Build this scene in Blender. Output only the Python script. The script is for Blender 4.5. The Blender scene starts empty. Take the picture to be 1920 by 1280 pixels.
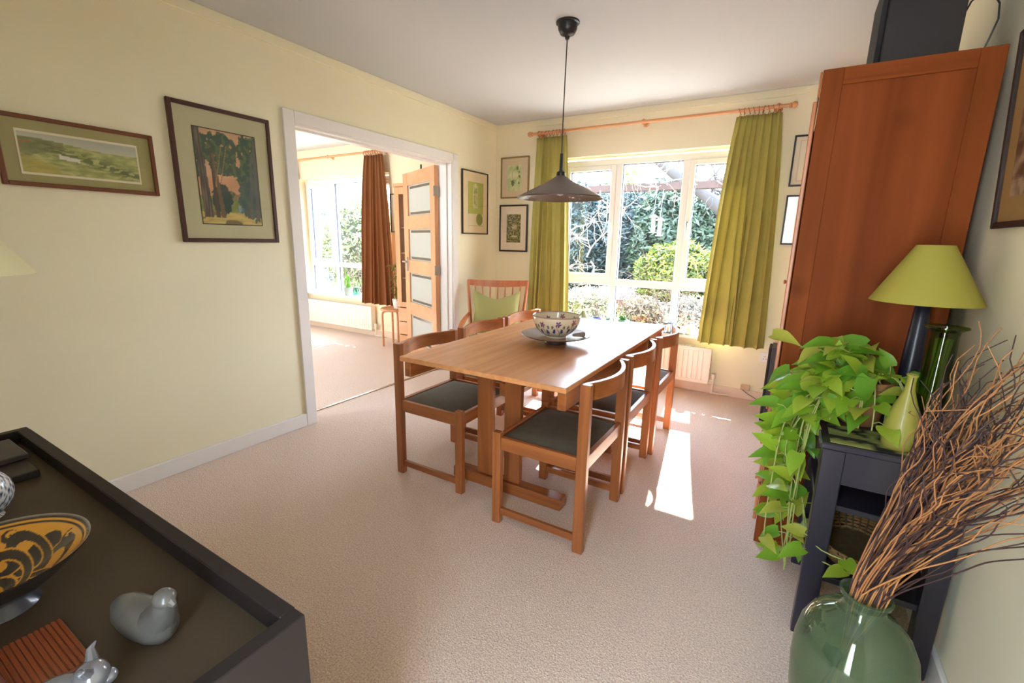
import bpy, bmesh, math, random
import numpy as np
from mathutils import Vector, Matrix, noise as mn
random.seed(7)
R = math.radians
PI = math.pi
C = bpy.context.scene.collection
sc = bpy.context.scene

# ---------------------------------------------------------------- camera
f_px, yaw, pitch, roll = 858.7, 0.5379, -0.2173, 0.0195
cam = bpy.data.cameras.new('camera'); co = bpy.data.objects.new('camera', cam); C.objects.link(co)
fwd = Vector((-math.sin(yaw)*math.cos(pitch), math.cos(yaw)*math.cos(pitch), math.sin(pitch)))
rt = Vector((math.cos(yaw), math.sin(yaw), 0)); up = rt.cross(fwd)
r2 = math.cos(roll)*rt + math.sin(roll)*up; u2 = -math.sin(roll)*rt + math.cos(roll)*up
M = Matrix((r2, u2, -fwd)).transposed().to_4x4(); M.translation = Vector((2.7229, -4.1886, 1.2727))
co.matrix_world = M
cam.sensor_width = 36; cam.lens = f_px/1920*36; cam.clip_start = .02; cam.clip_end = 200
sc.camera = co

# ---------------------------------------------------------------- light
SKY = 12.5; SUN = 32.0; EXPO = 1.12
w = bpy.data.worlds.new('sky'); sc.world = w; w.use_nodes = True
nt = w.node_tree; bg = nt.nodes['Background']
tc = nt.nodes.new('ShaderNodeTexCoord'); sep = nt.nodes.new('ShaderNodeSeparateXYZ')
mr = nt.nodes.new('ShaderNodeMapRange'); mr.inputs['From Min'].default_value = -.1; mr.inputs['From Max'].default_value = .8
rmp = nt.nodes.new('ShaderNodeValToRGB')
rmp.color_ramp.elements[0].color = (.86, .94, 1, 1); rmp.color_ramp.elements[1].color = (.5, .72, 1, 1)
nt.links.new(tc.outputs['Generated'], sep.inputs[0]); nt.links.new(sep.outputs['Z'], mr.inputs['Value'])
nt.links.new(mr.outputs[0], rmp.inputs[0]); nt.links.new(rmp.outputs[0], bg.inputs['Color'])
bg.inputs['Strength'].default_value = SKY
sun = bpy.data.lights.new('sun', 'SUN'); so = bpy.data.objects.new('sun', sun); C.objects.link(so)
sun.energy = SUN; sun.angle = R(.55); sun.color = (1, .95, .86)
so.rotation_euler = Vector((.147, -1, -.86)).to_track_quat('-Z', 'Y').to_euler(); so.location = (0, 6, 6)
def portal(x, y, z, sx, sz, rot):
    l = bpy.data.lights.new('opening_portal', 'AREA'); l.shape = 'RECTANGLE'; l.size = sx; l.size_y = sz
    l.cycles.is_portal = True
    o = bpy.data.objects.new('opening_portal', l); C.objects.link(o); o.location = (x, y, z); o.rotation_euler = rot
portal(1.567, .32, 1.26, 1.72, 1.55, (R(-90), 0, 0))
portal(-2.41, .32, 1.26, 1.72, 1.55, (R(-90), 0, 0))
portal(2.555, -4.58, 1.01, .27, 2.02, (R(90), 0, 0))  # unseen slot behind the camera, added to let in fill skylight
portal(-2.3, -4.58, 1.65, 1.4, .9, (R(90), 0, 0))  # unseen far room opening, added for more skylight
vs = sc.view_settings; vs.view_transform = 'Standard'; vs.look = 'None'; vs.gamma = 1; vs.use_curve_mapping = False
vs.exposure = EXPO
cy = sc.cycles
cy.max_bounces = 14; cy.diffuse_bounces = 7; cy.glossy_bounces = 5; cy.transmission_bounces = 10; cy.transparent_max_bounces = 24
cy.use_denoising = True; cy.caustics_reflective = False; cy.caustics_refractive = False; cy.sample_clamp_indirect = 8

# ---------------------------------------------------------------- helpers
def lin(c):
    return tuple((x/255/12.92 if x/255 <= .04045 else ((x/255+.055)/1.055)**2.4) for x in c)
def newmat(name):
    m = bpy.data.materials.new(name); m.use_nodes = True
    return m, m.node_tree, m.node_tree.nodes['Principled BSDF']
def mat(name, c, rough=.5, metal=0, var=0, vscale=6, bump=0, bscale=60, coat=0, spec=.5, trans=0):
    m, nt, b = newmat(name); N = nt.nodes; L = nt.links; c = lin(c)
    b.inputs['Base Color'].default_value = (*c, 1); b.inputs['Roughness'].default_value = rough
    b.inputs['Metallic'].default_value = metal; b.inputs['Coat Weight'].default_value = coat
    b.inputs['Specular IOR Level'].default_value = spec
    t = N.new('ShaderNodeTexCoord')
    if var:
        n = N.new('ShaderNodeTexNoise'); n.inputs['Scale'].default_value = vscale; n.inputs['Detail'].default_value = 4
        r = N.new('ShaderNodeValToRGB'); e = r.color_ramp.elements
        e[0].position = .3; e[1].position = .7
        e[0].color = (*[max(0, x*(1-var)) for x in c], 1); e[1].color = (*[min(1, x*(1+var)) for x in c], 1)
        L.new(t.outputs['Object'], n.inputs['Vector']); L.new(n.outputs['Fac'], r.inputs[0]); L.new(r.outputs[0], b.inputs['Base Color'])
    if bump:
        n = N.new('ShaderNodeTexNoise'); n.inputs['Scale'].default_value = bscale; n.inputs['Detail'].default_value = 3
        bp = N.new('ShaderNodeBump'); bp.inputs['Strength'].default_value = bump; bp.inputs['Distance'].default_value = .004
        L.new(t.outputs['Object'], n.inputs['Vector']); L.new(n.outputs['Fac'], bp.inputs['Height']); L.new(bp.outputs[0], b.inputs['Normal'])
    if trans:
        tr = N.new('ShaderNodeBsdfTranslucent'); mx = N.new('ShaderNodeMixShader'); mx.inputs[0].default_value = trans
        tr.inputs[0].default_value = (*c, 1)
        out = N['Material Output']; L.new(b.outputs[0], mx.inputs[1]); L.new(tr.outputs[0], mx.inputs[2]); L.new(mx.outputs[0], out.inputs[0])
    return m
def wood(name, c1, c2, axis='Z', rough=.35, coat=.2, scale=1.0, knots=False, spec=.5, bmp=.12):
    m, nt, b = newmat(name); N = nt.nodes; L = nt.links
    t = N.new('ShaderNodeTexCoord'); mp = N.new('ShaderNodeMapping')
    s = {'X': (1.2, 22, 22), 'Y': (22, 1.2, 22), 'Z': (22, 22, 1.2)}[axis]
    mp.inputs['Scale'].default_value = tuple(k*scale for k in s)
    n = N.new('ShaderNodeTexNoise'); n.inputs['Scale'].default_value = 1; n.inputs['Detail'].default_value = 6; n.inputs['Distortion'].default_value = .6
    r = N.new('ShaderNodeValToRGB'); e = r.color_ramp.elements
    e[0].position = .3; e[1].position = .72; e[0].color = (*lin(c1), 1); e[1].color = (*lin(c2), 1)
    L.new(t.outputs['Object'], mp.inputs[0]); L.new(mp.outputs[0], n.inputs['Vector']); L.new(n.outputs['Fac'], r.inputs[0])
    col = r.outputs[0]
    n2 = N.new('ShaderNodeTexNoise'); n2.inputs['Scale'].default_value = 2.2; n2.inputs['Detail'].default_value = 2
    L.new(t.outputs['Object'], n2.inputs['Vector'])
    mx = N.new('ShaderNodeMix'); mx.data_type = 'RGBA'; mx.blend_type = 'MULTIPLY'; mx.inputs[0].default_value = .5
    r3 = N.new('ShaderNodeValToRGB'); r3.color_ramp.elements[0].position = .35; r3.color_ramp.elements[1].position = .65
    r3.color_ramp.elements[0].color = (.75, .72, .7, 1); r3.color_ramp.elements[1].color = (1, 1, 1, 1)
    L.new(n2.outputs['Fac'], r3.inputs[0]); L.new(col, mx.inputs[6]); L.new(r3.outputs[0], mx.inputs[7]); col = mx.outputs[2]
    if knots:
        v = N.new('ShaderNodeTexVoronoi'); v.inputs['Scale'].default_value = 3.1
        L.new(t.outputs['Object'], v.inputs['Vector'])
        rk = N.new('ShaderNodeValToRGB'); rk.color_ramp.elements[0].position = .02; rk.color_ramp.elements[1].position = .16
        rk.color_ramp.elements[0].color = (.45, .4, .4, 1); rk.color_ramp.elements[1].color = (1, 1, 1, 1)
        mk = N.new('ShaderNodeMix'); mk.data_type = 'RGBA'; mk.blend_type = 'MULTIPLY'; mk.inputs[0].default_value = .55
        L.new(v.outputs['Distance'], rk.inputs[0]); L.new(col, mk.inputs[6]); L.new(rk.outputs[0], mk.inputs[7]); col = mk.outputs[2]
    L.new(col, b.inputs['Base Color'])
    bp = N.new('ShaderNodeBump'); bp.inputs['Strength'].default_value = bmp; bp.inputs['Distance'].default_value = .002
    L.new(n.outputs['Fac'], bp.inputs['Height']); L.new(bp.outputs[0], b.inputs['Normal'])
    b.inputs['Roughness'].default_value = rough; b.inputs['Coat Weight'].default_value = coat; b.inputs['Coat Roughness'].default_value = .2; b.inputs['Specular IOR Level'].default_value = spec
    return m
def vcmat(name, rough=.6, coat=0, spec=.1, trans=0, metal=0):
    m, nt, b = newmat(name); a = nt.nodes.new('ShaderNodeVertexColor'); a.layer_name = 'Col'
    nt.links.new(a.outputs[0], b.inputs['Base Color']); b.inputs['Roughness'].default_value = rough
    b.inputs['Coat Weight'].default_value = coat; b.inputs['Metallic'].default_value = metal
    if trans:
        N = nt.nodes; L = nt.links
        tr = N.new('ShaderNodeBsdfTranslucent'); mx = N.new('ShaderNodeMixShader'); mx.inputs[0].default_value = trans
        L.new(a.outputs[0], tr.inputs[0]); L.new(b.outputs[0], mx.inputs[1]); L.new(tr.outputs[0], mx.inputs[2]); L.new(mx.outputs[0], N['Material Output'].inputs[0])
    return m
def glassthin(name, tint=(255, 255, 255), refl=.06):
    m = bpy.data.materials.new(name); m.use_nodes = True; nt = m.node_tree; nt.nodes.remove(nt.nodes['Principled BSDF'])
    t = nt.nodes.new('ShaderNodeBsdfTransparent'); t.inputs[0].default_value = (*lin(tint), 1)
    g = nt.nodes.new('ShaderNodeBsdfGlossy'); g.inputs['Roughness'].default_value = .02
    mx = nt.nodes.new('ShaderNodeMixShader'); lw = nt.nodes.new('ShaderNodeLayerWeight'); pw = nt.nodes.new('ShaderNodeMath'); pw.operation = 'POWER'; pw.inputs[1].default_value = 4.5
    ad = nt.nodes.new('ShaderNodeMath'); ad.operation = 'MULTIPLY_ADD'; ad.inputs[1].default_value = .7; ad.inputs[2].default_value = refl*.5; ad.use_clamp = True
    nt.links.new(lw.outputs['Facing'], pw.inputs[0]); nt.links.new(pw.outputs[0], ad.inputs[0]); nt.links.new(ad.outputs[0], mx.inputs[0])
    nt.links.new(t.outputs[0], mx.inputs[1]); nt.links.new(g.outputs[0], mx.inputs[2])
    nt.links.new(mx.outputs[0], nt.nodes['Material Output'].inputs[0]); return m
def frost(name, c, a=.5):
    m, nt, b = newmat(name); b.inputs['Base Color'].default_value = (*lin(c), 1); b.inputs['Roughness'].default_value = .35
    tr = nt.nodes.new('ShaderNodeBsdfTranslucent'); tr.inputs[0].default_value = (*lin(c), 1)
    mx = nt.nodes.new('ShaderNodeMixShader'); mx.inputs[0].default_value = a
    nt.links.new(b.outputs[0], mx.inputs[1]); nt.links.new(tr.outputs[0], mx.inputs[2]); nt.links.new(mx.outputs[0], nt.nodes['Material Output'].inputs[0]); return m

def org(o):
    v = Vector((0, 0, 0))
    while o is not None:
        v += o.location; o = o.parent
    return v
def obj(name, bm, m, parent=None, smooth=False, solid=0, label=None, kind=None, sub=0):
    me = bpy.data.meshes.new(name)
    if parent is not None:
        bmesh.ops.translate(bm, verts=bm.verts, vec=-org(parent))
    bmesh.ops.recalc_face_normals(bm, faces=bm.faces) if not solid and len(bm.faces) < 60000 else None
    bm.to_mesh(me); bm.free()
    if m: me.materials.append(m)
    if smooth:
        me.polygons.foreach_set('use_smooth', [True]*len(me.polygons))
        if smooth != 2:
            try: me.set_sharp_from_angle(angle=R(42))
            except Exception: pass
    o = bpy.data.objects.new(name, me); C.objects.link(o); o.parent = parent
    if solid:
        s = o.modifiers.new('thick', 'SOLIDIFY'); s.thickness = solid; s.offset = 0
    if sub:
        s = o.modifiers.new('sub', 'SUBSURF'); s.levels = sub; s.render_levels = sub
    if label: o['label'] = label
    if kind: o['kind'] = kind
    return o
def tag(o, label, cat, group=None):
    o['label'] = label; o['category'] = cat
    if group: o['group'] = group
    return o
def thing(name, label, cat, loc=(0, 0, 0), group=None):
    o = bpy.data.objects.new(name, None); C.objects.link(o); o.location = loc; o.empty_display_size = .1
    return tag(o, label, cat, group)
def struct(name, bm, m, parent=None, **k):
    o = obj(name, bm, m, parent, **k)
    if parent is None: o['kind'] = 'structure'
    return o
def copy_tree(o, parent=None):
    c = o.copy(); C.objects.link(c); c.parent = parent
    for ch in list(o.children): copy_tree(ch, c)
    return c
def BM(): return bmesh.new()
def box(bm, x0, x1, y0, y1, z0, z1, bev=0, mtx=None, seg=1):
    g = bmesh.ops.create_cube(bm, size=1)['verts']
    for v in g:
        v.co = Vector(((x0+x1)/2+v.co.x*(x1-x0), (y0+y1)/2+v.co.y*(y1-y0), (z0+z1)/2+v.co.z*(z1-z0)))
    if bev:
        es = list({e for v in g for e in v.link_edges})
        r = bmesh.ops.bevel(bm, geom=es, offset=bev, segments=seg, affect='EDGES', profile=.5)
        g = list({v for f in r['faces'] for v in f.verts})
    if mtx is not None:
        bmesh.ops.transform(bm, matrix=mtx, verts=g)
    return bm
def B(x0, x1, y0, y1, z0, z1, bev=0, mtx=None): return box(BM(), x0, x1, y0, y1, z0, z1, bev, mtx)
def lathe(bm, prof, cx=0, cy=0, cz=0, seg=32, mtx=None, capb=True, capt=False):
    rings = []
    for r, z in prof:
        if r < 1e-6: rings.append([bm.verts.new((cx, cy, cz+z))]); continue
        rings.append([bm.verts.new((cx+r*math.cos(2*PI*k/seg), cy+r*math.sin(2*PI*k/seg), cz+z)) for k in range(seg)])
    for a, b in zip(rings, rings[1:]):
        for k in range(seg):
            k2 = (k+1) % seg
            if len(a) == 1 and len(b) == 1: continue
            if len(a) == 1: bm.faces.new((a[0], b[k], b[k2]))
            elif len(b) == 1: bm.faces.new((a[k], b[0], a[k2]))
            else: bm.faces.new((a[k], b[k], b[k2], a[k2]))
    if capb and len(rings[0]) > 1: bm.faces.new(rings[0])
    if capt and len(rings[-1]) > 1: bm.faces.new(rings[-1])
    if mtx is not None: bmesh.ops.transform(bm, matrix=mtx, verts=[v for r in rings for v in r])
    return bm
def tube(bm, pts, rad, seg=8, closed=False, cap=True):
    pts = [Vector(p) for p in pts]; n = len(pts)
    rs = rad if isinstance(rad, (list, tuple)) else [rad]*n
    rings = []; prev = None
    for i, p in enumerate(pts):
        if closed: d = pts[(i+1) % n]-pts[i-1]
        else: d = pts[min(i+1, n-1)]-pts[max(i-1, 0)]
        if d.length < 1e-9: d = Vector((0, 0, 1))
        d.normalize()
        if prev is None: a = d.orthogonal().normalized()
        else:
            a = prev-d*prev.dot(d)
            a = a.normalized() if a.length > 1e-6 else d.orthogonal().normalized()
        prev = a; b = d.cross(a)
        rings.append([bm.verts.new(p+rs[i]*(math.cos(2*PI*k/seg)*a+math.sin(2*PI*k/seg)*b)) for k in range(seg)])
    m = n if closed else n-1
    for i in range(m):
        A, Bq = rings[i], rings[(i+1) % n]
        for k in range(seg):
            bm.faces.new((A[k], A[(k+1) % seg], Bq[(k+1) % seg], Bq[k]))
    if cap and not closed:
        bm.faces.new(rings[0]); bm.faces.new(rings[-1])
    return bm
def ellipsoid(bm, c, r, u=20, v=12, mtx=None):
    g = bmesh.ops.create_uvsphere(bm, u_segments=u, v_segments=v, radius=1)['verts']
    for q in g: q.co = Vector((q.co.x*r[0], q.co.y*r[1], q.co.z*r[2]))
    if mtx is not None: bmesh.ops.transform(bm, matrix=mtx, verts=g)
    bmesh.ops.translate(bm, verts=g, vec=Vector(c)); return bm
def prism(bm, pts, h, mtx=None):
    a = [bm.verts.new((x, y, 0)) for x, y in pts]; b = [bm.verts.new((x, y, h)) for x, y in pts]
    bm.faces.new(a[::-1]); bm.faces.new(b); n = len(pts)
    for i in range(n): bm.faces.new((a[i], a[(i+1) % n], b[(i+1) % n], b[i]))
    if mtx is not None: bmesh.ops.transform(bm, matrix=mtx, verts=a+b)
    return bm
def setcol(o, fn):
    me = o.data; a = me.color_attributes.new('Col', 'FLOAT_COLOR', 'POINT')
    buf = []
    for v in me.vertices: buf.extend((*lin(fn(v.co)), 1))
    a.data.foreach_set('color', buf)
def nz(x, y, z=0, s=1): return mn.noise(Vector((x*s, y*s, z)))
def mixc(a, b, t):
    t = max(0, min(1, t)); return tuple(a[i]*(1-t)+b[i]*t for i in range(3))

# ---------------------------------------------------------------- materials
def m_wall():
    return mat('cream_paint', (236, 228, 200), .75, var=.02, vscale=1.5, bump=.06, bscale=180)
WALL = m_wall(); CEIL = mat('ceiling_paint', (198, 200, 204), .85)
WHITE = mat('white_gloss', (232, 228, 226), .3); UPVC = mat('white_plastic_frame', (238, 238, 236), .28)
REVEAL = WALL
m, nt_, b_ = newmat('beige_carpet'); CARPET = m; N = nt_.nodes; L = nt_.links
t = N.new('ShaderNodeTexCoord'); n1 = N.new('ShaderNodeTexNoise'); n1.inputs['Scale'].default_value = 170; n1.inputs['Detail'].default_value = 3
v1 = N.new('ShaderNodeTexVoronoi'); v1.inputs['Scale'].default_value = 190
r = N.new('ShaderNodeValToRGB'); r.color_ramp.elements[0].position = .28; r.color_ramp.elements[1].position = .72
r.color_ramp.elements[0].color = (*lin((202, 170, 150)), 1); r.color_ramp.elements[1].color = (*lin((250, 228, 212)), 1)
n3 = N.new('ShaderNodeTexNoise'); n3.inputs['Scale'].default_value = 2.5; n3.inputs['Detail'].default_value = 3
r3 = N.new('ShaderNodeValToRGB'); r3.color_ramp.elements[0].color = (.93, .92, .91, 1); r3.color_ramp.elements[1].color = (1, 1, 1, 1)
mx = N.new('ShaderNodeMix'); mx.data_type = 'RGBA'; mx.blend_type = 'MULTIPLY'; mx.inputs[0].default_value = 1
bp = N.new('ShaderNodeBump'); bp.inputs['Strength'].default_value = .55; bp.inputs['Distance'].default_value = .005
for q in (n1, v1, n3): L.new(t.outputs['Object'], q.inputs['Vector'])
L.new(n1.outputs['Fac'], r.inputs[0]); L.new(n3.outputs['Fac'], r3.inputs[0]); L.new(r.outputs[0], mx.inputs[6]); L.new(r3.outputs[0], mx.inputs[7])
L.new(mx.outputs[2], b_.inputs['Base Color']); L.new(v1.outputs['Distance'], bp.inputs['Height']); L.new(bp.outputs[0], b_.inputs['Normal'])
b_.inputs['Roughness'].default_value = .95; b_.inputs['Specular IOR Level'].default_value = .15; b_.inputs['Sheen Weight'].default_value = .45; b_.inputs['Sheen Roughness'].default_value = .45
TEAK = wood('teak_vertical', (140, 78, 38), (186, 114, 62), 'Z'); TEAKX = wood('teak_lengthwise_x', (140, 78, 38), (186, 114, 62), 'X'); TEAKY = wood('teak_lengthwise_y', (140, 78, 38), (188, 116, 64), 'Y', rough=.3)
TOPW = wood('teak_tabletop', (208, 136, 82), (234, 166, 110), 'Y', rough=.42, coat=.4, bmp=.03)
PINE = wood('pale_pine', (206, 142, 96), (226, 168, 120), 'X', rough=.45); OAK = wood('pale_oak_door', (214, 156, 112), (232, 178, 134), 'Z', rough=.4)
CABW = wood('reddish_cabinet_wood', (122, 60, 24), (152, 79, 36), 'Z', rough=.6, coat=0, spec=.1, scale=.7, knots=True)
CABP = wood('reddish_cabinet_panel', (118, 56, 22), (148, 75, 34), 'Z', rough=.6, coat=0, spec=.1, scale=.45, knots=True)
BEECH = wood('beech_arm_chair', (178, 98, 54), (206, 124, 74), 'Z', rough=.4)
DARKW = mat('dark_stained_wood', (44, 36, 34), .5, var=.06, vscale=9, spec=.25)
NAVYW = mat('dark_painted_stand', (44, 40, 50), .3, var=.05)
SEAT = mat('dark_green_upholstery', (94, 88, 74), .9, var=.08, vscale=30, bump=.2, bscale=400)
BLACK = mat('black_plastic', (28, 27, 28), .35); BLACKM = mat('black_cloth_speaker', (34, 30, 34), .8, bump=.3, bscale=500)
CHROME = mat('brushed_metal', (190, 190, 190), .3, metal=1); BRASS = mat('brass', (190, 150, 80), .35, metal=1)
GLASS = glassthin('clear_pane'); PGLASS = glassthin('picture_glass', refl=.035)
RAD = mat('radiator_enamel', (240, 230, 216), .4)
GREENC = mat('lime_green_curtain', (176, 167, 90), .8, var=.05, vscale=5, bump=.15, bscale=300, trans=.16)
BROWNC = mat('rust_brown_curtain', (136, 84, 44), .8, var=.05, vscale=5, bump=.15, bscale=300, trans=.15)

# ================================================================= SETTING
XR = 3.25; YN = -4.42; XL = -4.3; TW = .14
bm = B(XL, XR, YN-.2, 0, -.1, 0); struct('floor', bm, CARPET)
bm = B(XL, XR, YN-.2, .3, 2.4, 2.5); struct('ceiling', bm, CEIL)
bm = BM()
for a in ((-TW, 0, YN, -2.30, 0, 2.4), (-TW, 0, -.74, 0, 0, 2.4), (-TW, 0, -2.30, -.74, 1.955, 2.4)): box(bm, *a)
struct('wall_left', bm, WALL)
WX0, WX1, WZ0, WZ1 = .695, 2.44, .47, 2.04
LX0, LX1 = -3.28, -1.535
bm = BM()
for a in ((XL-.1, LX0), (LX1, WX0), (WX1, XR+.15)): box(bm, a[0], a[1], 0, .3, -.1, 2.5)
for a, b in ((LX0, LX1), (WX0, WX1)):
    box(bm, a, b, 0, .3, -.1, WZ0); box(bm, a, b, 0, .3, WZ1, 2.5)
struct('wall_far', bm, WALL)
struct('wall_right', B(XR, XR+.15, YN-.2, 0, -.1, 2.5), WALL)
bm = BM()
for a in ((-TW, 2.42, YN-.13, YN, 0, 2.4), (2.69, XR, YN-.13, YN, 0, 2.4), (2.42, 2.69, YN-.13, YN, 2.03, 2.4),  # gap beside the camera is added, sized for its fill light
          (XL, -3.0, YN-.13, YN, 0, 2.4), (-1.6, -TW, YN-.13, YN, 0, 2.4), (-3.0, -1.6, YN-.13, YN, 2.1, 2.4), (-3.0, -1.6, YN-.13, YN, 0, 1.2)): box(bm, *a)  # far room gap out of view, added to admit sky light
struct('wall_near', bm, WALL)
struct('wall_living_room_left', B(XL-.12, XL, YN-.2, 0, -.1, 2.5), WALL)
# coving shadow line: a slim painted strip
bm = BM(); box(bm, 0, .012, YN, 0, 2.345, 2.4, .003); struct('trim_1', bm, WALL)
bm = BM(); box(bm, 0.012, XR, -.012, 0, 2.345, 2.4, .003); struct('trim_2', bm, WALL)
# skirting boards
def skirt(name, *a): struct(name, B(*a, .004), WHITE)
skirt('baseboard_left', 0, .016, YN, -2.37, 0, .09)
skirt('baseboard_left', 0, .016, -.665, -.016, 0, .09)
SKF = mat('far_skirting_paint', (230, 210, 190), .4)
struct('baseboard_far', B(.0, XR, -.016, 0, 0, .08, .004), SKF)
struct('baseboard_right', B(XR-.016, XR, YN, -.016, 0, .09, .004), WHITE)
struct('baseboard_living_room', B(XL, -TW, -.016, 0, 0, .085, .004), SKF)
struct('baseboard_living_room', B(-TW-.016, -TW, -.68, -.016, 0, .085, .004), SKF)
# door casing (architrave + lining)
bm = BM()
box(bm, 0, .018, -2.37, -2.295, 0, 2.02, .003); box(bm, 0, .018, -.745, -.668, 0, 2.02, .003); box(bm, 0, .018, -2.295, -.745, 1.95, 2.02, .003)
o = struct('trim_3', bm, WHITE)
bm = BM()
box(bm, -TW-.01, .006, -2.305, -2.285, 0, 1.955, .002); box(bm, -TW-.01, .006, -.755, -.735, 0, 1.955, .002); box(bm, -TW-.01, .006, -2.285, -.755, 1.935, 1.96, .002)
for y0, y1 in ((-2.285, -2.272), (-.768, -.755)): box(bm, -.095, -.045, y0, y1, 0, 1.935, .001)
box(bm, -.095, -.045, -2.285, -.755, 1.922, 1.935, .001)
struct('trim_4', bm, WHITE)
bm = BM(); box(bm, -TW-.018, -TW-.018, -.8, -.7, 0, 0) if 0 else None
bm = BM(); box(bm, -TW-.02, -TW, -.73, -.665, 0, 2.0, .003); box(bm, -TW-.02, -TW, -2.37, -2.3, 0, 2.0, .003); struct('trim_5', bm, WHITE)
struct('trim_6', B(-.19, -.165, -2.3, -.74, 0, .007, .002), wood('threshold_strip', (150, 120, 80), (180, 150, 105), 'Y'))

# ---------------------------------------------------------------- windows
def window(name, x0, y=.10):
    """three light casement, transom, six panes"""
    W = 1.745; x1 = x0+W; d = .07; zt = .895
    mu = ((x0+.55, x0+.61), (x0+1.135, x0+1.195))
    bm = BM()
    box(bm, x0, x0+.055, y, y+d, WZ0, WZ1-.02, .006); box(bm, x1-.055, x1, y, y+d, WZ0, WZ1-.02, .006)
    box(bm, x0+.055, x1-.055, y, y+d, WZ1-.075, WZ1-.02, .006); box(bm, x0+.055, x1-.055, y, y+d, WZ0, WZ0+.055, .006)
    for a, b in mu: box(bm, a, b, y, y+d, WZ0+.055, WZ1-.075, .006)
    seg = ((x0+.055, mu[0][0]), (mu[0][1], mu[1][0]), (mu[1][1], x1-.055))
    for a, b in seg: box(bm, a, b, y, y+d, zt-.03, zt+.03, .006)
    fr = struct(name, bm, UPVC)
    zb, zh = zt+.03, WZ1-.075
    for i, (a, b) in enumerate(seg):
        if i != 1:
            s = BM(); t = .045
            box(s, a, a+t, y-.014, y+.05, zb, zh, .006); box(s, b-t, b, y-.014, y+.05, zb, zh, .006)
            box(s, a+t, b-t, y-.014, y+.05, zb, zb+t, .006); box(s, a+t, b-t, y-.014, y+.05, zh-t, zh, .006)
            so_ = obj('sash', s, UPVC, fr)
            obj('pane', B(a+t, b-t, y+.02, y+.026, zb+t, zh-t), GLASS, so_)
            hx = b-t/2 if i == 0 else a+t/2
            h = BM(); box(h, hx-.011, hx+.011, y-.026, y-.014, 1.40, 1.46, .003); tube(h, [(hx, y-.03, 1.44), (hx, y-.05, 1.44), (hx-.0, y-.052, 1.42), (hx, y-.05, 1.31)], [.008, .008, .009, .006], 8)
            obj('handle', h, UPVC if i == 0 else CHROME, so_, smooth=True)
        else:
            obj('pane', B(a, b, y+.02, y+.026, zb, zh), GLASS, fr)
        obj('pane', B(a, b, y+.02, y+.026, WZ0+.055, zt-.03), GLASS, fr)
    obj('sill', B(x0-.005, x1+.005, -.03, y, WZ0-.005, WZ0+.02, .006), UPVC, fr)
    # dark rubber gaskets round each pane
    g = BM()
    for i, (a, b) in enumerate(seg):
        k = 0 if i == 1 else .045
        for (p, q, r_, s_) in ((a+k, b-k, zb+k, zh-k), (a, b, WZ0+.055, zt-.03)):
            for e in ((p, p+.004, r_, s_), (q-.004, q, r_, s_), (p, q, r_, r_+.004), (p, q, s_-.004, s_)):
                box(g, e[0], e[1], y+.012, y+.034, e[2], e[3])
    obj('gasket', g, mat('grey_gasket', (70, 74, 90), .6), fr)
    return fr
window('window_1', WX0); window('window_2', LX0)

# ---------------------------------------------------------------- curtain rods
def rod(name, label, x0, x1, z, ringspans, yb=-.085):
    t = thing(name, label, 'curtain rod', ((x0+x1)/2, yb, z))
    bm = BM(); tube(bm, [(x0+.05, yb, z), (x1-.05, yb, z)], .0125, 14); obj('pole', bm, PINE, t, smooth=True)
    for x, s in ((x0, 1), (x1, -1)):
        bm = lathe(BM(), [(0, 0), (.016, .003), (.023, .014), (.024, .022), (.018, .032), (.012, .036), (.019, .042), (.019, .047), (.013, .052), (.013, .07)], seg=20,
                   mtx=Matrix.Translation((x, yb, z)) @ Matrix.Rotation(R(90)*s, 4, 'Y'))
        obj('finial', bm, PINE, t, smooth=True)
    for x in (x0+.12, (x0+x1)/2, x1-.12):
        bm = BM(); tube(bm, [(x, 0, z-.0), (x, yb+.01, z)], .011, 10); lathe(bm, [(.026, 0), (.026, .008), (.014, .014)], seg=16, mtx=Matrix.Translation((x, 0, z)) @ Matrix.Rotation(R(90), 4, 'X'))
        tube(bm, [(x+.0, yb, z-.02), (x+.018, yb, z-.008), (x+.018, yb, z+.008), (x, yb, z+.02), (x-.018, yb, z+.008), (x-.018, yb, z-.008)], .006, 6, closed=True)
        obj('bracket', bm, PINE, t, smooth=True)
    for a, b, n in ringspans:
        for k in range(n):
            x = a+(b-a)*(k+.5)/n; bm = BM(); tl = random.uniform(-.5, .5)
            tube(bm, [(x+tl*.02*math.cos(q*PI/7), yb+.023*math.sin(q*PI/7), z-.008+.023*math.cos(q*PI/7)) for q in range(14)], .0032, 6, closed=True)
            tube(bm, [(x, yb, z-.03), (x, yb, z-.042)], .0022, 5)
            obj('ring', bm, BEECH, t, smooth=True)
    return t
rod('curtain_rod', 'turned pine curtain pole above the dining room window', .41, 2.62, 2.262, ((.51, .81, 8), (2.23, 2.52, 9)))
rod('curtain_rod', 'pine curtain pole seen through the doorway above the far room window', -3.6, -1.44, 2.27, ((-1.86, -1.55, 8), (-3.5, -3.2, 7)))
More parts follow.
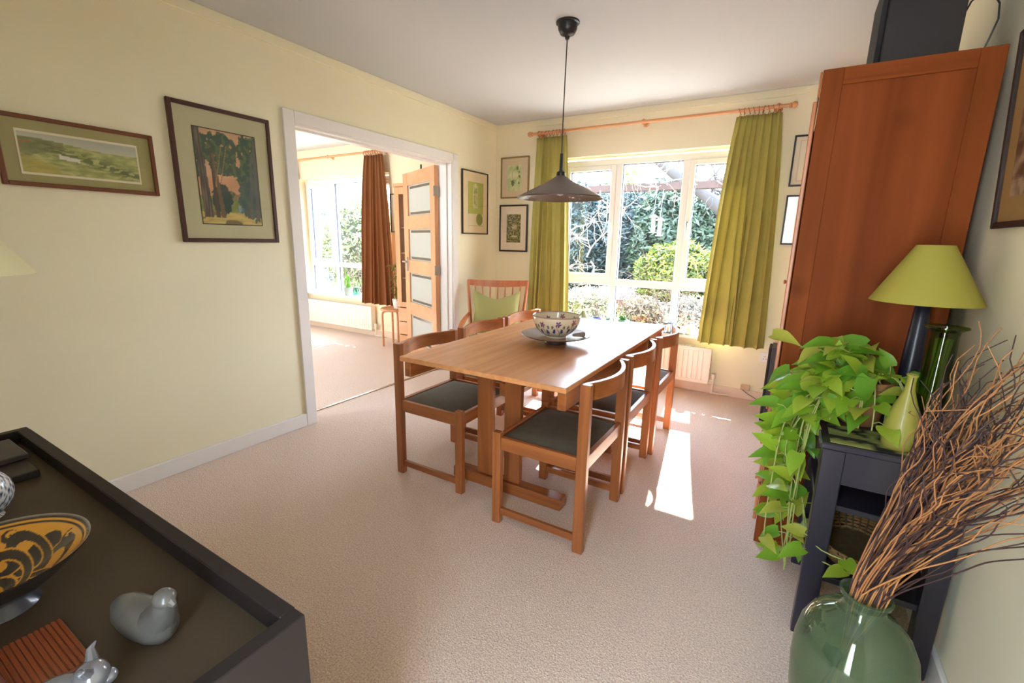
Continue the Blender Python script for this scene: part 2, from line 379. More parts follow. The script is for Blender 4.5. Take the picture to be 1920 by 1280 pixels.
def curtain(name, label, tx0, tx1, bx0, bx1, zt, zb, m, folds, y=-.085, seed=0, amp=.052):
    rnd = random.Random(seed); nx = folds*14; nzr = 40; bm = BM(); rows = []
    ph = [rnd.uniform(-.6, .6) for _ in range(folds+2)]; am = [rnd.uniform(.55, 1.4) for _ in range(folds+2)]
    wd = [rnd.uniform(.55, 1.5) for _ in range(folds)]; sw = sum(wd); cum = [0]
    for q in wd: cum.append(cum[-1]+q/sw)
    for j in range(nzr+1):
        t = j/nzr; z = zt+(zb-zt)*t
        e = 1-math.exp(-3.0*t); k = t*.55+e*.45/(1-math.exp(-3))
        x0 = tx0+(bx0-tx0)*k; x1 = tx1+(bx1-tx1)*k; row = []
        for i in range(nx+1):
            u = i/nx
            fi = max(q for q in range(folds) if cum[q] <= u+1e-9); lu = (u-cum[fi])/(cum[fi+1]-cum[fi])
            a = amp*(.45+.75*t)*am[fi]
            w_ = math.cos(2*PI*lu)
            pin = .5*max(0, 1-t*9)
            yy = y - a*(.5-.5*w_) + a*.35 + .006*math.sin(9*u+5*t+seed)
            yy -= pin*.01*math.cos(6*PI*lu)
            xx = x0+(x1-x0)*u + .013*math.sin(2*PI*lu)*(.3+t) + .016*(math.sin(3.5*t+ph[fi]*3)-math.sin(ph[fi]*3))*t*math.sin(PI*u)
            zz = z + (.004*math.sin(12*u+seed) if j == nzr else 0)
            row.append(bm.verts.new((xx, yy, zz)))
        rows.append(row)
    for a, b in zip(rows, rows[1:]):
        for i in range(nx): bm.faces.new((a[i], a[i+1], b[i+1], b[i]))
    o = obj(name, bm, m, smooth=2, solid=.003); return tag(o, label, 'curtain')
curtain('curtain', 'lime green curtain left of the dining room window, beside the two small pictures', .505, .815, .45, .90, 2.222, .46, GREENC, 7, seed=1)
curtain('curtain', 'lime green curtain right of the dining room window, beside the wooden cabinet', 2.225, 2.53, 2.115, 2.62, 2.222, .455, GREENC, 7, seed=2)
curtain('curtain', 'rust brown curtain right of the far room window, behind the panelled door', -1.86, -1.54, -2.04, -1.44, 2.232, .445, BROWNC, 7, seed=3)
curtain('curtain', 'rust brown curtain left of the far room window, beside the door frame', -3.52, -3.22, -3.62, -3.19, 2.232, .445, BROWNC, 6, seed=4)

# ---------------------------------------------------------------- radiators
def radiator(label, x0, x1, z0, z1, yf=-.10, valve=1):
    t = thing('radiator', label, 'radiator', ((x0+x1)/2, -.05, z0))
    n = max(4, round((x1-x0-.04)/.04)); pitch_ = (x1-x0-.04)/n
    bm = BM(); P = [(x0, yf)]
    xs = x0+.02
    for i in range(n):
        a = xs+i*pitch_; P += [(a, yf), (a+pitch_*.12, yf+.009), (a+pitch_*.28, yf+.009), (a+pitch_*.4, yf), ]
    P += [(x1, yf), (x1, yf+.012), (x0, yf+.012)]
    prism(bm, P, z1-z0-.06, Matrix.Translation((0, 0, z0+.03)))
    box(bm, x0, x1, yf, yf+.012, z0, z0+.03, .002); box(bm, x0, x1, yf, yf+.012, z1-.03, z1-.004, .002)
    obj('front_panel', bm, RAD, t)
    bm = BM(); box(bm, x0, x1, -.04, -.03, z0, z1-.005); obj('back_panel', bm, RAD, t)
    bm = BM(); box(bm, x0-.004, x1+.004, yf-.003, yf+.004, z1-.012, z1, .001); box(bm, x0-.004, x1+.004, -.03, -.024, z1-.012, z1, .001)
    k = x0
    while k < x1: box(bm, k, k+.004, yf, -.026, z1-.006, z1); k += .014
    obj('top_grille', bm, RAD, t)
    bm = BM(); box(bm, x1, x1+.004, yf, -.026, z0+.02, z1, .001); box(bm, x0-.004, x0, yf, -.026, z0+.02, z1, .001); obj('side_panel', bm, RAD, t)
    bm = BM(); vx = x1+.035
    tube(bm, [(x1, -.06, z0+.03), (vx, -.06, z0+.03)], .008, 10); tube(bm, [(vx, -.06, z0+.045), (vx, -.06, 0.012)], .0075, 10)
    obj('pipe', bm, RAD, t, smooth=True)
    obj('valve', lathe(BM(), [(.012, 0), (.016, .006), (.017, .03), (.015, .048), (0, .05)], vx, -.06, z0+.04, 16), RAD, t, smooth=True)
    bm = BM(); tube(bm, [(vx, -.06, .02), (vx+.04, -.055, .018), (vx+.13, -.03, .018)], .008, 8); obj('floor_pipe', bm, RAD, t, smooth=True)
    bm = BM(); box(bm, x0+.15, x0+.18, -.026, 0, z0+.05, z1-.05); box(bm, x1-.18, x1-.15, -.026, 0, z0+.05, z1-.05); obj('bracket', bm, RAD, t)
    return t
radiator('white panel radiator under the dining room window', .95, 2.24, .10, .41)
radiator('long white panel radiator under the far room window', -3.42, -1.85, .09, .40)
# sockets
t = thing('power_socket', 'white double power socket low on the window wall beside the cabinet', 'socket', (2.66, 0, .37))
obj('plate', B(2.60, 2.745, -.009, 0, .335, .42, .003), WHITE, t)
bm = BM()
for x in (2.625, 2.70):
    for dx, dz in ((0.01, .02), (0, 0), (.02, 0)): box(bm, x+dx, x+dx+.004, -.0105, -.008, .36+dz, .367+dz)
obj('pin_holes', bm, BLACK, t)
t = thing('junction_box', 'small beige cable junction box above the far skirting, right of the radiator', 'box', (2.52, 0, .1))
obj('cover', B(2.49, 2.56, -.028, 0, .082, .125, .004), mat('beige_plastic', (214, 184, 150), .5), t)
bm = BM(); tube(bm, [(2.5, -.02, .084), (2.55, -.022, .05), (2.64, -.03, .012), (2.72, -.06, .006)], .0025, 6); obj('cable', bm, mat('brown_cable', (120, 84, 60), .6), t, smooth=True)

# ================================================================= DOOR LEAF AND FAR ROOM
hx_, hy_ = -.14, -.765
ang = math.atan2(-.425+.765, -.86+.14); Lw = .79; Dm = Matrix.Translation((hx_, hy_, 0)) @ Matrix.Rotation(ang, 4, 'Z')
d = bpy.data.objects.new('door_1', None); C.objects.link(d); d.location = (hx_, hy_, 0); d['kind'] = 'structure'
th = .04; zt_ = 1.925; zs = [1.80, 1.50, 1.365, 1.05, .915, .60, .465, .17]
bm = BM(); box(bm, 0, .105, 0, th, .01, zt_, .002, Dm); obj('stile', bm, OAK, d)
bm = BM(); box(bm, Lw-.12, Lw, 0, th, .01, zt_, .002, Dm); obj('stile', bm, OAK, d)
rails = [(zs[0], zt_)] + [(zs[i+1], zs[i]) for i in (1, 3, 5)] + [(.01, zs[7])]
OAKX = wood('pale_oak_rail', (216, 158, 114), (234, 180, 136), 'X', rough=.4)
for a, b in rails: obj('rail', B(.105, Lw-.12, 0.001, th-.001, a, b, .002, Dm), OAKX, d)
FROST = frost('frosted_glass', (226, 232, 230), .35); CLEARB = glassthin('clear_bevel', (150, 165, 165), .25)
for i in (0, 2, 4, 6):
    z1, z0 = zs[i], zs[i+1]; a, b = .105, Lw-.12
    g = obj('glass_panel', B(a+.035, b-.035, th/2-.004, th/2+.004, z0+.035, z1-.035, 0, Dm), FROST, d)
    bm = BM()
    for e in ((a, b, z1-.012, z1), (a, b, z0, z0+.012), (a, a+.012, z0, z1), (b-.012, b, z0, z1)): box(bm, e[0], e[1], th/2-.004, th/2+.004, e[2], e[3], 0, Dm)
    for e in ((a+.012, a+.035, z0+.012, z1-.012), (b-.035, b-.012, z0+.012, z1-.012)): box(bm, e[0], e[1], th/2-.004, th/2+.004, e[2], e[3], 0, Dm)
    obj('frosted_border', bm, FROST, g)
    bm = BM()
    for e in ((a+.035, b-.035, z1-.035, z1-.012), (a+.035, b-.035, z0+.012, z0+.035)): box(bm, e[0], e[1], th/2-.004, th/2+.004, e[2], e[3], 0, Dm)
    obj('clear_line', bm, mat('dark_clear_line', (96, 88, 80), .15), g)
for z in (1.70, .98, .25): obj('hinge', B(-.008, .004, -.004, th+.012, z-.045, z+.045, .002, Dm), CHROME, d)
bm = BM()
for s, yy in ((1, th), (-1, 0)):
    box(bm, Lw-.085, Lw-.035, min(yy, yy+s*.008), max(yy, yy+s*.008), .93, 1.08, .003, Dm)
    pts = [Dm @ Vector(p) for p in ((Lw-.06, yy, 1.03), (Lw-.06, yy+s*.05, 1.03), (Lw-.08, yy+s*.055, 1.03), (Lw-.17, yy+s*.05, 1.03))]
    tube(bm, pts, .009, 10)
obj('handle', bm, CHROME, d, smooth=True)

# tall display cabinet in the far room
t = thing('display_cabinet', 'tall pale wood display cabinet with glass door in the far room, behind the open door', 'cabinet', (-.85, -.2, 0))
cx0, cx1, cyf, cz = -1.12, -.56, -.35, 1.84
bm = BM(); box(bm, cx0, cx0+.022, cyf+.02, -.02, .0, cz-.02, .002); box(bm, cx1-.022, cx1, cyf+.02, -.02, 0, cz-.02, .002)
box(bm, cx0+.022, cx1-.022, cyf+.02, -.02, .04, .06); box(bm, cx0+.022, cx1-.022, -.034, -.02, .06, cz-.02)
obj('carcass', bm, OAK, t); obj('cornice', B(cx0-.015, cx1+.015, cyf-.0, -.01, cz-.02, cz+.015, .004), OAKX, t)
dr = BM(); a, b = cx0, cx1
box(dr, a, a+.07, cyf, cyf+.02, .5, cz-.025, .002); box(dr, b-.07, b, cyf, cyf+.02, .5, cz-.025, .002)
box(dr, a+.07, b-.07, cyf, cyf+.02, cz-.10, cz-.025, .002); box(dr, a+.07, b-.07, cyf, cyf+.02, .5, .56, .002)
dro = obj('door', dr, OAK, t); obj('pane', B(a+.07, b-.07, cyf+.008, cyf+.012, .56, cz-.10), GLASS, dro)
for z in (.82, 1.10, 1.38): obj('shelf', B(a+.022, b-.022, cyf+.04, -.034, z, z+.015), OAKX, t)
for z0, z1 in ((.335, .49), (.18, .325), (.05, .17)):
    q = obj('drawer', B(a+.01, b-.01, cyf, cyf+.02, z0, z1, .003), OAKX, t)
    obj('knob', lathe(BM(), [(.006, 0), (.012, .012), (0, .018)], mtx=Matrix.Translation(((a+b)/2, cyf, (z0+z1)/2)) @ Matrix.Rotation(R(90), 4, 'X'), seg=12), OAK, q, smooth=True)
for k, (x, z, c) in enumerate(((-1.0, .835, (70, 90, 110)), (-.9, .835, (190, 190, 180)), (-.98, 1.115, (120, 90, 60)), (-.88, 1.115, (60, 60, 70)), (-.99, .585, (150, 160, 160)), (-.89, 1.395, (100, 110, 90)))):
    o = obj('jar', lathe(BM(), [(.02, 0), (.036, .02), (.04, .06), (.03, .10), (.014, .115), (.018, .13), (.012, .13), (.01, .1)], x, -.2, z, 18), mat('jar_glaze_%d' % k, c, .3), smooth=True)
    tag(o, 'small glazed jar on %s shelf of the far room display cabinet' % ['the lower left of the', 'the lower right of the', 'the middle left of the', 'the middle right of the', 'the bottom of the', 'the top'][k] if k < 5 else 'small olive glazed jar on the top shelf of the far room display cabinet', 'jar')
JL = ['slate blue glazed jar on the lower shelf in the far room display cabinet', 'off white glazed jar on the lower shelf in the far room display cabinet', 'brown glazed jar on the middle shelf in the far room display cabinet', 'dark grey glazed jar on the middle shelf in the far room display cabinet', 'pale grey glazed jar at the bottom of the far room display cabinet', 'olive glazed jar on the top shelf in the far room display cabinet']
for o in [o for o in C.objects if o.name.startswith('jar')]: o['label'] = JL[int(o.data.materials[0].name.split('_')[-1].split('.')[0])]
# things on top of the cabinet
GB = mat('dark_green_bottle', (60, 92, 74), .2)
for x, h, lb in ((-.85, .20, 'tall dark green bottle on top of the far room display cabinet'), (-.74, .15, 'shorter dark green bottle on top of the far room display cabinet')):
    o = obj('bottle', lathe(BM(), [(.022, 0), (.026, .01), (.026, h*.6), (.010, h*.8), (.010, h), (.006, h), (.006, h*.8)], x, -.2, cz+.015, 16), GB, smooth=True); tag(o, lb, 'bottle')

# bentwood stool
t = thing('stool', 'round bentwood stool under the far room radiator end, with a plant on it', 'stool', (-1.27, -.25, 0))
sx_, sy_ = -1.27, -.25
obj('seat', lathe(BM(), [(0, .0), (.155, 0), (.165, .006), (.165, .024), (.158, .03), (0, .03)], sx_, sy_, .43, 32), PINE, t, smooth=True)
for k in range(4):
    a = R(45+90*k+12); dx, dy = math.cos(a), math.sin(a); bm = BM()
    P = [(.05, .424), (.10, .424), (.128, .418), (.143, .40), (.148, .37), (.148, .0)]
    rr = .013
    for (r0, z0), (r1, z1) in zip(P, P[1:]): pass
    tube(bm, [(sx_+dx*r_, sy_+dy*r_, z_) for r_, z_ in P], rr, 8); obj('leg', bm, PINE, t, smooth=True)

# leaf helpers
LEAF = vcmat('leaf_green', .5, trans=.35)
def leafmesh(L_=.08, W_=.06, heart=True, fold=.25, droop=.3):
    """heart-shaped leaf, base at origin, tip along +y, normal +z"""
    bm = BM(); n = 10; rows = []
    for i in range(n):
        t_ = i/(n-1)
        wv = (math.sin(PI*min(1, t_*1.0)**.62)*(1-t_*.15)) if heart else math.sin(PI*t_)**.8
        hw = W_/2*max(wv, .0); yb = L_*t_ - (L_*.12*(1-t_)*1.6 if heart and 0 < i < 4 else 0)
        z = -droop*L_*t_*t_
        if i in (0, n-1): rows.append([bm.verts.new((0, L_*t_, z))])
        else: rows.append([bm.verts.new((-hw, yb, z+fold*hw)), bm.verts.new((0, L_*t_, z)), bm.verts.new((hw, yb, z+fold*hw))])
    for a, b in zip(rows, rows[1:]):
        if len(a) == 1: bm.faces.new((a[0], b[1], b[0])); bm.faces.new((a[0], b[2], b[1]))
        elif len(b) == 1: bm.faces.new((a[0], a[1], b[0])); bm.faces.new((a[1], a[2], b[0]))
        else: bm.faces.new((a[0], a[1], b[1], b[0])); bm.faces.new((a[1], a[2], b[2], b[1]))
    return bm

# plant on stool
t = thing('potted_plant', 'upright potted plant in a white pot on the bentwood stool', 'plant', (sx_+.05, sy_, .46))
px_, py_ = sx_+.05, sy_
obj('pot', lathe(BM(), [(.045, 0), (.06, .10), (.062, .11), (.055, .11), (.05, .09), (0, .09)], px_, py_, .46, 20), WHITE, t, smooth=True)
LG = mat('olive_leaf', (112, 118, 50), .5, trans=.3); bmL = BM(); bmS = BM()
rn = random.Random(5)
for k in range(6):
    a = rn.uniform(0, 2*PI); sp = rn.uniform(.03, .13); hh = rn.uniform(.3, .48)
    pts = [(px_+math.cos(a)*sp*q*q, py_+.6*math.sin(a)*sp*q*q, .55+hh*q) for q in (0, .25, .5, .75, 1)]
    tube(bmS, pts, .003, 5)
obj('stems', bmS, LG, t)
lf = leafmesh(.09, .028, False); me0 = bpy.data.meshes.new('leaf'); lf.to_mesh(me0); lf.free(); me0.materials.append(LG)
for k in range(46):
    a = rn.uniform(0, 2*PI); q = rn.uniform(.15, 1); sp = rn.uniform(.02, .09)*q
    o = bpy.data.objects.new('leaf', me0); C.objects.link(o); o.parent = t
    o.location = (math.cos(a)*sp, .6*math.sin(a)*sp, .11+.45*q-.04); o.rotation_euler = (R(rn.uniform(-50, 20)), R(rn.uniform(-20, 20)), rn.uniform(0, 2*PI))

# far room sill plants
def pot(name, x, y, z, r, h, m, par): return obj(name, lathe(BM(), [(r*.8, 0), (r, h*.9), (r*1.05, h*.92), (r*1.05, h), (r*.9, h), (r*.88, h*.85), (0, h*.85)], x, y, z, 22), m, par, smooth=True)
SZ = WZ0+.02
t = thing('snake_plant', 'bright green snake plant in a grey pot on the far room windowsill', 'plant', (-2.42, .035, SZ))
pot('pot', -2.42, .035, SZ, .058, .115, mat('grey_glazed_pot', (140, 158, 150), .4), t)
SN = mat('snake_plant_leaf', (126, 176, 76), .45, var=.15, vscale=20, trans=.3)
rn = random.Random(3)
for k in range(7):
    a = rn.uniform(0, 2*PI); h = [.30, .14, .19, .17, .12, .15, .16][k]; bm = BM(); lx = (-.3 if k == 0 else rn.uniform(-.3, .5)); ly = rn.uniform(-.1, .1)
    px_, py_ = -2.42+.03*math.cos(a), .035+.02*math.sin(a); v0 = []
    for j in range(7):
        q = j/6; wv = .016*(1-q**3)*(.7+.6*q); z = SZ+.095+h*q
        v0.append((bm.verts.new((px_+lx*h*q-wv, py_+ly*q*.2, z)), bm.verts.new((px_+lx*h*q, py_+ly*q*.2+.006, z)), bm.verts.new((px_+lx*h*q+wv, py_+ly*q*.2, z))))
    for A, Bq in zip(v0, v0[1:]):
        bm.faces.new((A[0], A[1], Bq[1], Bq[0])); bm.faces.new((A[1], A[2], Bq[2], Bq[1]))
    obj('leaf', bm, SN, t, solid=.002)
t = thing('glass_jar', 'pale blue glass jar beside the snake plant on the far room windowsill', 'jar', (-2.26, .03, SZ))
obj('jar_body', lathe(BM(), [(.035, 0), (.045, .02), (.045, .08), (.034, .10), (.036, .115), (.032, .115), (.03, .1), (.04, .078), (.04, .022), (0, .01)], -2.26, .03, SZ, 22), glassthin('pale_blue_glass', (190, 226, 220), .15), t, smooth=True)
t = thing('white_planter', 'white planter left of the snake plant on the far room windowsill', 'planter', (-2.72, .03, SZ))
pot('pot', -2.72, .03, SZ, .06, .10, WHITE, t); bm = BM()
for k in range(14):
    a = k*2.4; tube(bm, [(-2.72, .03, SZ+.08), (-2.72+.04*math.cos(a), .03+.025*math.sin(a), SZ+.15), (-2.72+.08*math.cos(a), .03+.04*math.sin(a), SZ+.17+.01*(k % 3))], [.003, .004, .001], 5)
obj('leaves', bm, mat('pale_leaf', (180, 190, 150), .6, trans=.3), t)

# ================================================================= PICTURES
PR = vcmat('printed_paper', .6)
def picture(name, label, wall, s0, s1, z0, z1, fcol, fw, mcol, prn, fn, nx=70, depth=.02, lean=0):
    """wall: 'left' x=0 facing +x, s=y ; 'far' y=0 facing -y, s=x ; 'right' x=XR facing -x, s=-y"""
    if wall == 'left': MM = Matrix(((0, 0, 1, 0), (1, 0, 0, 0), (0, 1, 0, 0), (0, 0, 0, 1)))
    elif wall == 'far': MM = Matrix(((1, 0, 0, 0), (0, 0, -1, 0), (0, 1, 0, 0), (0, 0, 0, 1)))
    else: MM = Matrix(((0, 0, -1, XR), (-1, 0, 0, 0), (0, 1, 0, 0), (0, 0, 0, 1)))
    W_, H_ = s1-s0, z1-z0
    T = MM @ Matrix.Translation((s0, z0, .001)) @ Matrix.Rotation(lean, 4, 'X')
    t = thing(name, label, 'picture', (T @ Vector((W_/2, 0, 0))))
    bm = BM()
    for a in ((0, fw, 0, H_), (W_-fw, W_, 0, H_), (fw, W_-fw, 0, fw), (fw, W_-fw, H_-fw, H_)): box(bm, *a, 0, depth, .0025, T)
    obj('frame', bm, mat('frame_colour', fcol, .4), t)
    d_ = depth*.5
    obj('mount', B(fw, W_-fw, fw, H_-fw, d_-.004, d_, 0, T), mat('mount_board', mcol, .85), t)
    a, b, c, e = prn; pw, ph_ = b-a, e-c; ny = max(8, int(nx*(ph_*H_)/(pw*W_))); bm = BM(); g = []
    for j in range(ny+1):
        g.append([bm.verts.new(T @ Vector((W_*(a+pw*i/nx), H_*(c+ph_*j/ny), d_+.0012))) for i in range(nx+1)])
    for j in range(ny):
        for i in range(nx): bm.faces.new((g[j][i], g[j][i+1], g[j+1][i+1], g[j+1][i]))
    cols = []
    for j in range(ny+1):
        for i in range(nx+1): cols.extend((*lin(fn(i/nx, j/ny)), 1))
    # normals must face the viewer
    o = obj('print', bm, PR, t)
    att = o.data.color_attributes.new('Col', 'FLOAT_COLOR', 'POINT'); att.data.foreach_set('color', cols)
    obj('glass', B(fw, W_-fw, fw, H_-fw, depth*.72, depth*.72+.002, 0, T), PGLASS, t)
    return t
def p_land(u, v):
    if u < .015 or u > .985 or v < .05 or v > .95: return (232, 222, 196)
    hz = .80+.05*math.sin(5*u+1)-.08*u
    if v > hz: return mixc((196, 196, 176), (176, 178, 164), (v-hz)*5)
    n = nz(u*9, v*14, 1)+.5*nz(u*24, v*40, 2)
    c = mixc((152, 156, 92), (196, 196, 128), .5+n)
    dk = math.exp(-((v-(.78-.62*u))**2)/.02)*(1 if u > .25 else u*4)
    if nz(u*14, v*20, 5) > -.05: c = mixc(c, (92, 102, 64), dk*.8)
    if u < .35 and v > .35+u: c = mixc(c, (112, 116, 78), .6)
    if u < .3 and v < .5-u: c = mixc(c, (190, 170, 84), .6)
    if .30 < u < .47 and .42-.25*(u-.3) < v < .52-.35*(u-.3): c = (224, 222, 208)
    if u < .10 and v > .55+2*u and n > -.1: c = (176, 108, 74)
    return c
def p_trees(u, v):
    if u < .012 or u > .988 or v < .01 or v > .99: return (64, 60, 36)
    c = mixc((212, 166, 128), (196, 148, 112), .5+nz(u*2, v*6, 3))
    if v < .14: c = mixc((176, 154, 88), (206, 180, 104), .5+nz(u*6, v*30, 2)); 
    if v < .14 and nz(u*3, v*22, 9) > .18: c = (128, 110, 66)
    # meadow and bushes
    if .14 <= v < .30: c = mixc((110, 124, 62), (140, 146, 78), .5+nz(u*8, v*10, 4))
    if .28 <= v < .36+.03*nz(u*9, 0, 4) and .3 < u < .75: c = (150, 120, 84) if nz(u*14, v*14, 2) > 0 else (96, 106, 70)
    def blob(cx, cy, rx, ry, s): return ((u-cx)/rx)**2+((v-cy)/ry)**2 < 1+.55*nz(u*11, v*13, s)+.3*nz(u*30, v*30, s)
    g1 = (58, 82, 62); g2 = (86, 104, 66)
    can = blob(.37, .80, .34, .16, 1) or blob(.42, .62, .22, .10, 2) or blob(.86, .78, .20, .22, 3) or blob(.80, .55, .22, .12, 4) or blob(.05, .72, .10, .25, 8) or blob(.62, .60, .10, .05, 7)
    if can: c = g1 if nz(u*16, v*18, 6) < .12 else g2
    if can and nz(u*22, v*22, 16) > .5: c = (196, 148, 104)
    if blob(.86, .30, .24, .24, 5): c = mixc((62, 84, 84), (84, 98, 76), .5+nz(u*12, v*12, 3))
    if blob(.36, .27, .16, .16, 6): c = (56, 74, 60)
    def trunk(x0, x1, w0, w1, top, col):
        x = x0+(x1-x0)*v; w_ = w0+(w1-w0)*v
        return abs(u-x) < w_ and .08 < v < top
    if trunk(.13, .06, .075, .045, 1, 0): c = mixc((116, 104, 84), (70, 66, 58), .5+1.2*nz(u*50, v*5, 2))
    if trunk(.26, .24, .035, .012, .8, 0): c = (82, 72, 56)
    if trunk(.36, .24, .04, .012, .75, 0): c = (116, 92, 68)
    for q in (.42, .50): 
        if abs(u-(q-.35*(.85-v))) < .007 and .45 < v < .85: c = (150, 124, 84)
    if trunk(.80, .93, .03, .015, .8, 0) or trunk(.93, .97, .035, .02, .95, 0): c = (92, 92, 86)
    if .60 < u < .635 and .14 < v < .22: c = (110, 150, 176)
    if .66 < u < .69 and .14 < v < .20: c = (84, 110, 130)
    return c
def p_jar(u, v):
    c = (176, 178, 84)
    if v < .28: c = (222, 206, 168)
    if abs(u-.48) < .16 and .42 < v < .93: c = (198, 194, 146)
    if abs(u-.48) < .10 and .48 < v < .9: c = (152, 154, 92) if nz(u*9, v*12, 1) > 0 else (186, 184, 120)
    if abs(u-.48) < .07 and v > .88 and v < .97: c = (214, 206, 160)
    if ((u-.74)/.22)**2+((v-.16)/.14)**2 < 1: c = (136, 138, 72)
    if v < .02: c = (190, 178, 140)
    return c
def p_leaf(u, v):
    c = mixc((184, 202, 142), (222, 222, 184), .5+1.3*nz(u*4, v*4, 7))
    for cx, cy, r_ in ((.7, .88, .07), (.82, .72, .05), (.85, .55, .06), (.38, .30, .12), (.8, .3, .05)):
        if (u-cx)**2+(v-cy)**2 < r_*r_*(1+nz(u*20, v*20, 2)): c = (104, 122, 74)
    if abs(math.hypot(u-.55, v-.62)-.22) < .012: c = (150, 156, 110)
    return c
def p_wood(u, v):
    n = nz(u*11, v*22, 1)+.6*nz(u*26, v*50, 2)
    c = mixc((66, 60, 28), (176, 168, 96), .5+n)
    if ((u-.55)/.2)**2+((v-.55)/.09)**2 < 1: c = (206, 198, 150) if nz(u*30, v*30) > -.1 else (88, 80, 50)
    if .35 < u < .75 and .20 < v < .24: c = (206, 198, 150)
    return c
def p_line(u, v):
    if u < .03 or u > .97 or v < .02 or v > .98: return (206, 176, 150)
    if ((u-.6)/.25)**2+((v-.75)/.12)**2 < 1 and nz(u*20, v*20) > .05: return (206, 150, 140)
    return (232, 222, 196)
def p_cream(u, v): return (150, 140, 120) if abs(u-.5) < .25 and abs(v-.5) < .2 and nz(u*15, v*15) > .1 else (236, 226, 200)
def p_right(u, v):
    n = nz(u*8, v*10, 3)+.5*nz(u*20, v*22, 4)
    return mixc((66, 58, 52), (190, 172, 140), .45+n+(.35 if v < .12 else 0))
picture('framed_picture', 'long brown framed picture of a green valley on the left wall', 'left', -3.60, -3.065, 1.452, 1.728, (112, 62, 36), .017, (166, 158, 108), (.115, .875, .17, .80), p_land, 110)
picture('framed_picture', 'large brown framed picture of tall trees at sunset, left of the doorway', 'left', -2.985, -2.462, 1.232, 1.925, (72, 38, 30), .021, (190, 184, 150), (.195, .825, .135, .845), p_trees, 90)
picture('framed_picture', 'thin black framed olive print right of the doorway, on the left wall', 'left', -.605, -.18, 1.325, 1.912, (58, 46, 34), .010, (226, 206, 168), (.22, .82, .13, .83), p_jar, 50)
picture('framed_picture', 'olive framed pale green print in the corner, upper of two beside the curtain', 'far', .062, .39, 1.692, 2.088, (140, 120, 66), .013, (218, 200, 172), (.23, .75, .18, .80), p_leaf, 44)
picture('framed_picture', 'black framed dark woodcut in the corner, lower of two beside the curtain', 'far', .052, .387, 1.157, 1.627, (40, 34, 34), .015, (232, 218, 196), (.26, .76, .20, .80), p_wood, 50)
picture('framed_picture', 'black framed line drawing beside the cabinet, upper of the two', 'far', 2.63, 2.98, 1.707, 2.067, (28, 28, 32), .012, (228, 218, 192), (.12, .88, .10, .90), p_line, 30)
picture('framed_picture', 'black framed pale print beside the cabinet, lower of the two', 'far', 2.63, 2.98, 1.28, 1.645, (28, 28, 32), .012, (236, 224, 196), (.25, .75, .22, .78), p_cream, 30)
picture('framed_picture', 'dark framed charcoal picture with tan mount high on the right wall', 'right', 2.20, 2.72, 1.335, 1.88, (40, 32, 32), .018, (178, 152, 96), (.16, .84, .16, .86), p_right, 60, lean=R(3.5))
picture('framed_picture', 'thin dark framed picture on the far room wall between brown curtain and cabinet', 'far', -1.52, -1.24, 1.34, 1.79, (50, 56, 48), .010, (220, 214, 190), (.2, .8, .2, .8), p_leaf, 30)

# ================================================================= DINING TABLE
t = thing('dining_table', 'rectangular teak trestle dining table in the middle of the room', 'table', (1.66, -1.96, 0))
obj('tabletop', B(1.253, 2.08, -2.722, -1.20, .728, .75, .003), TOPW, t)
for x0 in (1.262, 2.036): obj('side_rail', B(x0, x0+.036, -2.70, -1.23, .652, .728, .003), TEAKY, t)
for y in (-2.33, -1.60):
    tr = obj('foot_bar', B(1.275, 1.92, y-.035, y+.035, 0, .06, .004), TEAKX, t)
    for x in (1.422, 1.588): obj('post', B(x, x+.092, y-.016, y+.016, .06, .66, .003), TEAK, t)
    obj('cross_bearer', B(1.298, 2.036, y-.02, y+.02, .655, .728, .003), TEAKX, t)
obj('stretcher', B(1.535, 1.585, -2.314, -1.616, .50, .57, .003), TEAKY, t)

